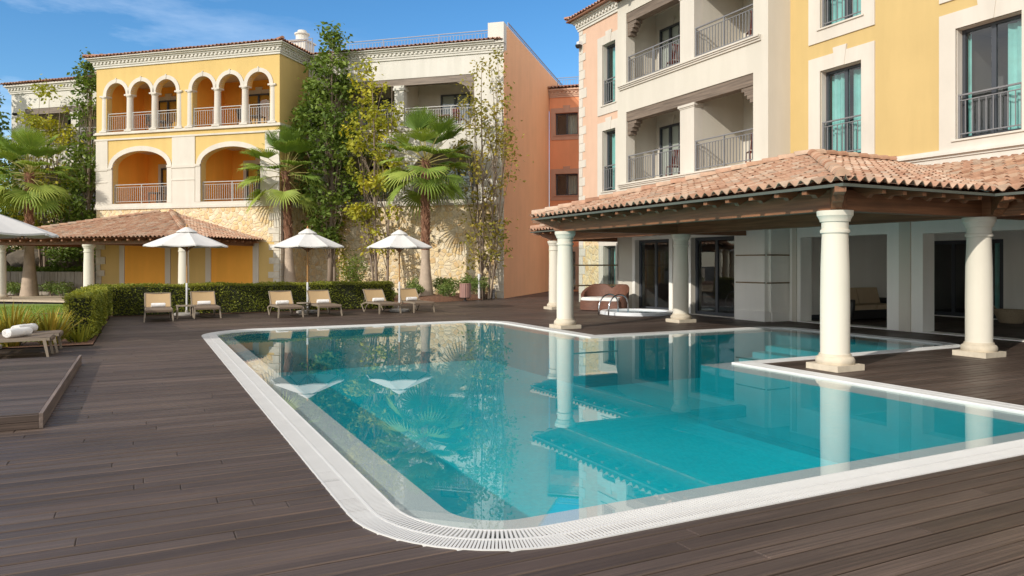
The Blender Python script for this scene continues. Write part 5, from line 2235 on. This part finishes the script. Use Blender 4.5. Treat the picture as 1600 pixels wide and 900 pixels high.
# ================================================================== PALMS
def palm(label, fr, u, v, ht, seed, r0=.34, r1=.17, smooth_to=.42, nf=36, L=1.75, z=0, lean=(0, 0)):
    T = thing('palm_tree', label, 'palm', fr, u, v, z, 0, 'fan palms')
    rg = random.Random(seed)
    b = MB()
    n = 18
    zs = ht * smooth_to
    prof = []
    for k in range(8):
        t = k / 7
        prof.append((r0 * (1 - t) ** 1.6 * .55 + r1 * 1.05 + .006 * math.sin(k * 3), -.05 + (zs + .05) * t))
    vs, fs = [], []
    ring = 14
    for (rr, zz_) in prof:
        for k in range(ring):
            a = 2 * PI * k / ring
            t = zz_ / ht
            vs.append((rr * math.cos(a) + lean[0] * t, rr * math.sin(a) + lean[1] * t, zz_))
    for i in range(len(prof) - 1):
        for k in range(ring):
            fs.append((i * ring + k, i * ring + (k + 1) % ring, (i + 1) * ring + (k + 1) % ring, (i + 1) * ring + k))
    b.add(vs, fs)
    b.build('trunk', 'palm_smooth', T, smooth=True)
    # upper trunk clad in old leaf bases
    b = MB()
    b.tube([(lean[0] * zz_ / ht, lean[1] * zz_ / ht, zz_) for zz_ in (zs, (zs + ht) / 2, ht)], [r1 * 1.0, r1 * .92, r1 * .85], 12, r=.25)
    m = int((ht - zs) / .075)
    for i in range(m):
        zz_ = zs + (ht - zs) * i / m
        for k in range(5):
            a = i * 2.4 + k * 2 * PI / 5 + rg.uniform(-.2, .2)
            ca, sa = math.cos(a), math.sin(a)
            ox, oy = lean[0] * zz_ / ht, lean[1] * zz_ / ht
            rr = r1 * .90
            tip = rg.uniform(.03, .11)
            b.bar((ox + ca * rr, oy + sa * rr, zz_), (ox + ca * (rr + tip), oy + sa * (rr + tip), zz_ + rg.uniform(.09, .18)), .11, .03, up=(ca, sa, .3), r=rg.random(), w1=.03, h1=.012)
    b.build('leaf_bases', 'palm_bark', T)
    fb, pb = MB(), MB()
    top = Vector((lean[0], lean[1], ht))
    for i in range(nf):
        f = (i + .5) / nf
        el = R(82 - 122 * f ** .92 + rg.uniform(-12, 12))
        th = i * 2.39996 + rg.uniform(-.25, .25)
        hd = Vector((math.cos(th), math.sin(th), 0))
        up = Vector((0, 0, 1))
        d = hd * math.cos(el) + up * math.sin(el)
        pl = L * rg.uniform(.58, .76)
        st = top + Vector((0, 0, .15 - .5 * f))
        drop = .04 + .34 * f ** 1.5
        e = st + d * pl - up * (pl * drop * .4)
        mid = st + d * pl * .5
        pb.tube([st, mid, e], [.022, .016, .012], 5)
        # the fan: pleated segments radiating from the hub
        d2 = (e - mid).normalized()
        side = d2.cross(up)
        if side.length < .1:
            side = Vector((-math.sin(th), math.cos(th), 0))
        side.normalize()
        nrm = side.cross(d2)
        ns = 24
        fl = L * rg.uniform(.54, .68)
        sh = rg.uniform(.15, .75) - (.15 if f < .25 else 0) + (.15 if f > .7 else 0)
        spread = 95 + 110 * f ** .8
        for k in range(ns):
            a = (k / (ns - 1) - .5) * R(spread)
            dir0 = d2 * math.cos(a) + side * math.sin(a)
            cup = .22 * abs(math.sin(a))
            ll = fl * (.72 + .28 * math.cos(a * .8)) * rg.uniform(.93, 1.05)
            dr = (dir0 + nrm * cup).normalized()
            sd = dr.cross(nrm).normalized()
            w = ll * R(spread) / ns * .66 + .008
            p0 = e
            p1 = e + dr * (ll * .38)
            p2 = e + dr * (ll * .70) - up * (ll * .03)
            p3 = e + dr * (ll * .93) - up * (ll * rg.uniform(.06, .10 + .16 * f))
            p4 = e + dr * (ll * 1.02) - up * (ll * rg.uniform(.12, .18 + .30 * f))
            fold = nrm * (w * .22)
            s1, s2, s3 = sd * (w * .36), sd * (w * .34), sd * (w * .13)
            r_ = min(1, max(0, sh + rg.uniform(-.1, .1)))
            for sg, o_ in ((1, fold), (-1, fold)):
                fb.add([tuple(p0), tuple(p1 + s1 * sg), tuple(p1 + o_)], [(0, 1, 2)], r_)
                fb.quad(tuple(p1 + s1 * sg), tuple(p2 + s2 * sg), tuple(p2 + o_), tuple(p1 + o_), r_)
                fb.quad(tuple(p2 + s2 * sg), tuple(p3 + s3 * sg), tuple(p3 + o_ * .3), tuple(p2 + o_), min(1, r_ + .06))
                fb.add([tuple(p3 + s3 * sg), tuple(p4), tuple(p3 + o_ * .3)], [(0, 1, 2)], min(1, r_ + .2))
    c = fb.build('crown', 'frond', T)
    pb.build('stalks', 'petiole', c)


palm('fan palm with a curved pale foot at the white house corner behind the middle parasol', 'A', -19.1, 30.3, 5.9, 401, lean=(-.25, 0), smooth_to=.42, L=1.75)
palm('tall fan palm in front of the sunlit stone wall, beside the wooden pole parasol', 'A', -12.3, 30.1, 6.1, 402, smooth_to=.36, r0=.40, r1=.17, L=1.85)
palm('fan palm over the garden pergola, in front of the far white house', 'A', -32.2, 28.3, 6.0, 403, smooth_to=.45, r0=.42, r1=.18, L=1.75)
palm('fan palm at the garden end with its trunk hidden by the big parasol rim', 'A', -35.3, 28.8, 6.3, 404, smooth_to=.4, L=1.6)


# ================================================================== OTHER OBJECTS
# bin on a post
t = thing('litter_bin', 'dusty pink slatted bin on a short post in front of the shrubs', 'bin', 'A', -10.42, 29.95, .02)
b = MB()
for k in range(16):
    a0, a1 = 2 * PI * k / 16, 2 * PI * (k + .86) / 16
    for (r_, s_) in ((.245, 1),):
        p = [(r_ * math.cos(a), r_ * math.sin(a)) for a in (a0, a1)]
        q = [((r_ - .02) * math.cos(a), (r_ - .02) * math.sin(a)) for a in (a0, a1)]
        b.add([(*p[0], .14), (*p[1], .14), (*p[1], .70), (*p[0], .70), (*q[0], .14), (*q[1], .14), (*q[1], .70), (*q[0], .70)],
              [(0, 1, 2, 3), (5, 4, 7, 6), (0, 3, 7, 4), (1, 5, 6, 2), (3, 2, 6, 7), (0, 4, 5, 1)])
b.build('slats', 'bin', t)
b = MB()
b.lathe(0, 0, [(.22, .12), (.22, .68), (.20, .69)], 20)
b.build('liner', 'dark_resin', t)
b = MB()
b.lathe(0, 0, [(.25, .70), (.255, .715), (.25, .73), (.15, .735)], 20)
b.build('rim', 'bin', t)
b = MB()
b.lathe(0, 0, [(.09, .0), (.09, .02), (.035, .03), (.035, .13)], 12)
b.build('post', 'dark_resin', t)
t = thing('path_light', 'short white path light post behind the pink bin', 'path light', 'A', -10.2, 31.2, .05)
b = MB()
b.lathe(0, 0, [(.05, 0), (.05, .92), (.065, .93), (.065, 1.08), (.05, 1.10)], 12)
b.build('post', 'plastic_white', t)
t = thing('path_light', 'short grey garden light at the foot of the slender corner tree', 'path light', 'A', -9.75, 31.9, .03)
b = MB()
b.lathe(0, 0, [(.06, 0), (.06, .40), (.05, .42)], 12)
b.build('post', 'rail', t)

# wicker love seat
t = thing('wicker_love_seat', 'brown wicker love seat with a two lobed back and white cushion', 'sofa', 'B', 14.25, 21.3, 0, R(-62))
b = MB()
n = 40
def seat_r(a):   # footprint: a wide half oval, open at the front (-y)
    return (.82 * math.cos(a), .55 * math.sin(a) - .05)
vs, fs = [], []
for i in range(n + 1):
    a = R(-28) + R(236) * i / n
    x, y = seat_r(a)
    tt = abs(i / n - .5) * 2
    back = .88 - .12 * max(0, 1 - abs(x) / .16) if True else 0
    hz = .88 - .13 * math.exp(-(x / .13) ** 2) - max(0, tt - .42) * .72
    hz = max(.46, hz)
    for (k, zz_) in ((1.0, .02), (1.04, .35), (1.08, hz), (1.02, hz + .015), (.94, hz - .01), (.90, .36)):
        vs.append((x * k, y * k, zz_))
for i in range(n):
    for k in range(5):
        fs.append((i * 6 + k, (i + 1) * 6 + k, (i + 1) * 6 + k + 1, i * 6 + k + 1))
fs.append((0, 1, 2, 3, 4, 5))
fs.append(tuple(n * 6 + k for k in (5, 4, 3, 2, 1, 0)))
b.add(vs, fs)
b.build('backrest', 'wicker', t, smooth=45)
b = MB()
front = []
for i in range(25):
    x = -.74 + 1.48 * i / 24
    y = -.46 - .10 * abs(math.sin(PI * (x + .74) / .74)) ** .7
    front.append((x, y))
poly = front + [(.70, .1), (.45, .42), (0, .48), (-.45, .42), (-.70, .1)]
b.prism(poly, .02, .34)
b.build('seat', 'wicker', t)
b = MB()
poly2 = [(x * .95, y * .97) for x, y in front] + [(.64, .1), (.42, .36), (0, .42), (-.42, .36), (-.64, .1)]
n2 = len(poly2)
b.prism([(x * .99, y * .99) for x, y in poly2], .345, .36)
b.prism(poly2, .362, .43)
b.prism([(x * .97, y * .97) for x, y in poly2], .432, .45)
b.build('cushion', 'white_cushion', t)

# round spa pool with its handrail
t = thing('spa_pool', 'round white spa pool set in the deck near the glass doors', 'spa pool', 'B', 14.15, 19.35)
b = MB()
b.lathe(0, 0, [(1.18, .0), (1.18, .07), (1.14, .10), (.98, .10), (.95, .07), (.94, -.03), (.93, -.042)], 48, cap=False)
b.build('rim', 'spa', t, smooth=35)
b = MB()
vs = [(.955 * math.cos(2 * PI * k / 48), .955 * math.sin(2 * PI * k / 48), .055) for k in range(48)]
b.add(vs, [tuple(range(48))])
b.build('water', 'spa_water', t)
b = MB()
b.lathe(0, 0, [(.945, .05), (.80, .006), (.5, .003)], 48)
b.build('basin', plain('pale_blue_spa_shell', (.45, .62, .72), .4, .05), t, smooth=35)
t = thing('spa_handrail', 'bent polished steel handrail at the edge of the spa pool', 'handrail', 'B', 13.1, 19.15, 0, R(10))
for s_ in (-.22, .22):
    b = MB()
    pts = []
    for k in range(25):
        a = PI * k / 24
        pts.append((-.42 * math.cos(a) + .05 * math.sin(a), s_, .62 * math.sin(a) ** .55 + .02))
    b.tube(pts, .022, 8)
    b.build('rail', 'chrome', t, smooth=True)

# glass wind screen between the far column and the house
t = thing('glass_screen', 'clear glass screen with bronze rails between the far column and the pink house', 'screen', 'B', 13.3, 22.35)
b = MB()
for k in range(3):
    b.box(.0 + k * .72, .70 + k * .72, -.005, .005, .06, 2.25)
b.build('glass_panel', 'screen_glass', t)
for z in (.80, 1.52):
    b = MB()
    b.box(0, 2.16, -.02, .02, z, z + .05)
    b.build('rail', 'bronze', t)
b = MB()
for x in (0.0, 2.17):
    b.box(x - .012, x + .012, -.012, .012, 0, 2.3)
b.build('post', 'rail_light', t)

# porch furniture
t = thing('wicker_sofa', 'black wicker sofa with beige cushions in the shaded porch', 'sofa', 'B', 18.55, 14.45, 0, 0)
b = MB()
b.box(-.95, .95, -.38, .38, .06, .30)
b.box(-.95, .95, .34, .42, .06, .74)
b.build('base', 'black_wicker', t)
for sx in (-1, 1):
    b = MB()
    n = 10
    vs, fs = [], []
    for i in range(n + 1):
        a = PI * i / n
        y = -.42 * math.cos(a)
        for (k, z) in ((.86, .04), (1.0, .30), (1.06, .56), (1.02, .60), (.94, .58)):
            vs.append((sx * (.95 + .12 * k * math.sin(a) ** .5), y * k, z))
    for i in range(n):
        for k in range(4):
            fs.append((i * 5 + k, (i + 1) * 5 + k, (i + 1) * 5 + k + 1, i * 5 + k + 1))
    b.add(vs, fs)
    b.box(sx * 1.0 - .06, sx * 1.0 + .06, -.42, .42, .52, .60)
    b.build('armrest', 'black_wicker', t)
b = MB()
for k in (-1, 1):
    x0, x1 = sorted((k * .02, k * .90))
    b.box(x0, x1, -.40, .32, .31, .44)
b.build('seat_cushion', 'beige_cushion', t)
b = MB()
for k in (-1, 1):
    x0, x1 = sorted((k * .02, k * .90))
    b.add([(x0, .18, .45), (x1, .18, .45), (x1, .32, .45), (x0, .32, .45), (x0, .30, .90), (x1, .30, .90), (x1, .42, .90), (x0, .42, .90)],
          [(0, 3, 2, 1), (4, 5, 6, 7), (0, 1, 5, 4), (1, 2, 6, 5), (2, 3, 7, 6), (3, 0, 4, 7)])
b.build('back_cushion', 'beige_cushion', t)
t = thing('straw_basket', 'wide straw basket with two loop handles on the porch floor', 'basket', 'B', 21.0, 11.85)
b = MB()
b.lathe(0, 0, [(.22, .0), (.27, .12), (.33, .28), (.35, .36), (.33, .36), (.30, .27), (.20, .03)], 24, 1, 1.25, cap=True)
b.build('basket_body', 'straw', t, smooth=40)
for sy in (-1, 1):
    b = MB()
    b.tube([(-.10, sy * .43, .34), (-.07, sy * .50, .44), (.07, sy * .50, .44), (.10, sy * .43, .34)], .016, 6)
    b.build('handle', 'straw', t)

# ---- balcony furniture
def slat_chair(label, fr, u, v, z, rot, mat='red_wood', group=None):
    T = thing('balcony_chair', label, 'chair', fr, u, v, z, rot, group)
    b = MB()
    for k in range(6):
        b.box(-.24, .24, -.22 + k * .075, -.22 + k * .075 + .06, .42, .44)
    b.build('seat', mat, T)
    b = MB()
    for k in range(7):
        x = -.22 + k * .066
        b.bar((x + .02, .21, .46), (x + .02, .32, .92), .05, .014)
    b.bar((-.24, .32, .92), (.24, .32, .92), .04, .05)
    b.build('backrest', mat, T)
    for sx in (-.23, .23):
        for sy in (-.21, .22):
            b = MB()
            b.bar((sx, sy, .42), (sx, sy * 1.15, 0.003), .035, .035)
            b.build('leg', mat, T)
    return T


def small_table(label, fr, u, v, z, mat='red_wood', r=.32, h=.62):
    T = thing('balcony_table', label, 'table', fr, u, v, z)
    b = MB()
    b.box(-r, r, -r, r, h - .04, h)
    b.build('table_top', mat, T)
    for sx in (-1, 1):
        for sy in (-1, 1):
            b = MB()
            b.box(sx * r * .8 - .018, sx * r * .8 + .018, sy * r * .8 - .018, sy * r * .8 + .018, .003, h - .04)
            b.build('leg', mat, T)
    return T


G = 'red wooden chairs on the cream balconies'
slat_chair('red brown slatted chair on the lower cream balcony, behind its pillar', 'B', 16.25, 20.05, 4.48, R(165), group=G)
slat_chair('red brown slatted chair on the upper cream balcony, behind its pillar', 'B', 16.25, 20.05, 8.03, R(165), group=G)
slat_chair('red brown slatted chair at the near end of the lower cream balcony', 'B', 16.25, 16.35, 4.48, R(150), group=G)
slat_chair('red brown slatted chair at the near end of the upper cream balcony', 'B', 16.25, 16.35, 8.03, R(150), group=G)
G2 = 'dark chairs on the yellow house'
slat_chair('dark chair in the left low arch of the yellow house', 'A', -26.6, 31.4, 4.57, R(150), 'black', G2)
slat_chair('dark chair in the right low arch of the yellow house', 'A', -21.5, 31.4, 4.57, R(200), 'black', G2)
slat_chair('dark chair in the left top arches of the yellow house', 'A', -27.6, 31.2, 8.14, R(200), 'black', G2)
slat_chair('dark chair in the right top arches of the yellow house', 'A', -22.2, 31.2, 8.14, R(160), 'black', G2)
small_table('dark table in the left low arch of the yellow house', 'A', -27.4, 31.3, 4.57, 'black')
small_table('dark table in the left top arches of the yellow house', 'A', -26.9, 31.2, 8.14, 'black')
small_table('dark table in the right top arches of the yellow house', 'A', -21.6, 31.3, 8.14, 'black')
slat_chair('wooden chair on the top balcony of the white house', 'A', -11.9, 33.4, 8.06, R(160), 'red_wood')
small_table('wooden table on the top balcony of the white house', 'A', -12.6, 33.3, 8.06, 'red_wood')

# ================================================================== CAMERA, SUN, SKY
cam = bpy.data.cameras.new('camera')
cam.sensor_width = 36
cam.lens = 26.0
cam.shift_y = -38 / 1600
cam.clip_start = .05
cam.clip_end = 2000
co = bpy.data.objects.new('camera', cam)
co.location = (0, 0, 1.6)
co.rotation_euler = (PI / 2, 0, 0)
COL.objects.link(co)
SC.camera = co

AZ, EL = R(42), R(27)                 # the light travels towards AZ (from +Y towards +X) and down
d = Vector((math.sin(AZ) * math.cos(EL), math.cos(AZ) * math.cos(EL), -math.sin(EL)))
sun = bpy.data.lights.new('sun', 'SUN')
sun.energy = 2.2
sun.angle = R(.5)
sun.color = (1.0, .93, .82)
so = bpy.data.objects.new('sun', sun)
so.rotation_euler = d.to_track_quat('-Z', 'Y').to_euler()
so.location = (-30, -30, 40)
COL.objects.link(so)

w = bpy.data.worlds.new('World')
SC.world = w
w.use_nodes = True
nt = w.node_tree
bg = nt.nodes['Background']
sky = N(nt, 'ShaderNodeTexSky', sky_type='NISHITA')
sky.sun_disc = False
sky.sun_elevation = EL
sky.sun_rotation = AZ + PI
sky.air_density = 1.0
sky.dust_density = .1
sky.ozone_density = 3.0
tc = N(nt, 'ShaderNodeTexCoord')
mp = N(nt, 'ShaderNodeMapping')
mp.inputs['Rotation'].default_value = (0, R(-32), R(-18))
mp.inputs['Scale'].default_value = (1.2, 1.4, 5.5)
nt.links.new(tc.outputs['Generated'], mp.inputs['Vector'])
f = noise(nt, mp.outputs['Vector'], 2.1, 8, .62)
f2 = noise(nt, tc.outputs['Generated'], 1.7, 2, .5)
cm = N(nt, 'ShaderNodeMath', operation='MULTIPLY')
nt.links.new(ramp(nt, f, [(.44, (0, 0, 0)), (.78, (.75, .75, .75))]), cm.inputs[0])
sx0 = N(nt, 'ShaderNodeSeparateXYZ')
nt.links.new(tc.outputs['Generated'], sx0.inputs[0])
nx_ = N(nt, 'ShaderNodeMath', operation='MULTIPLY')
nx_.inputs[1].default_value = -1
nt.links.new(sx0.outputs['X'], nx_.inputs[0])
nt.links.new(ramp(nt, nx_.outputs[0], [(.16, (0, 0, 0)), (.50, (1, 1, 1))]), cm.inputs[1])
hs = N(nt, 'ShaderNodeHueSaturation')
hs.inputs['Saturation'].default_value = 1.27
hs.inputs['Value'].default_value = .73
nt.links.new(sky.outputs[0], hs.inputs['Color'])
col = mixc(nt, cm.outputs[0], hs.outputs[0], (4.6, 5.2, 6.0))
# bright veil added to the unseen sky as fill light for the shaded walls
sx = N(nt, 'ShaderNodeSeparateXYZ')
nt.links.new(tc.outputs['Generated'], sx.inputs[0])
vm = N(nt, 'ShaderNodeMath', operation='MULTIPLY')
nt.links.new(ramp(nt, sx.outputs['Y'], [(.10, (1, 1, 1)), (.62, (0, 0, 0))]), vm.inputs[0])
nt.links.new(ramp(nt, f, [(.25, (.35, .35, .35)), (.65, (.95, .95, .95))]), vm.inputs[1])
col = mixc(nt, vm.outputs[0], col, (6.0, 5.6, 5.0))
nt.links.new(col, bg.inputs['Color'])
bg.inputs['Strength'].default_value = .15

SC.view_settings.view_transform = 'Standard'
SC.view_settings.look = 'None'
SC.view_settings.exposure = .64
SC.view_settings.gamma = 1
SC.cycles.use_denoising = True
SC.cycles.max_bounces = 10
SC.cycles.diffuse_bounces = 6
SC.cycles.transparent_max_bounces = 12
SC.cycles.caustics_reflective = True
SC.cycles.blur_glossy = 1.0
SC.cycles.sample_clamp_indirect = 5.0
SC.cycles.caustics_refractive = False
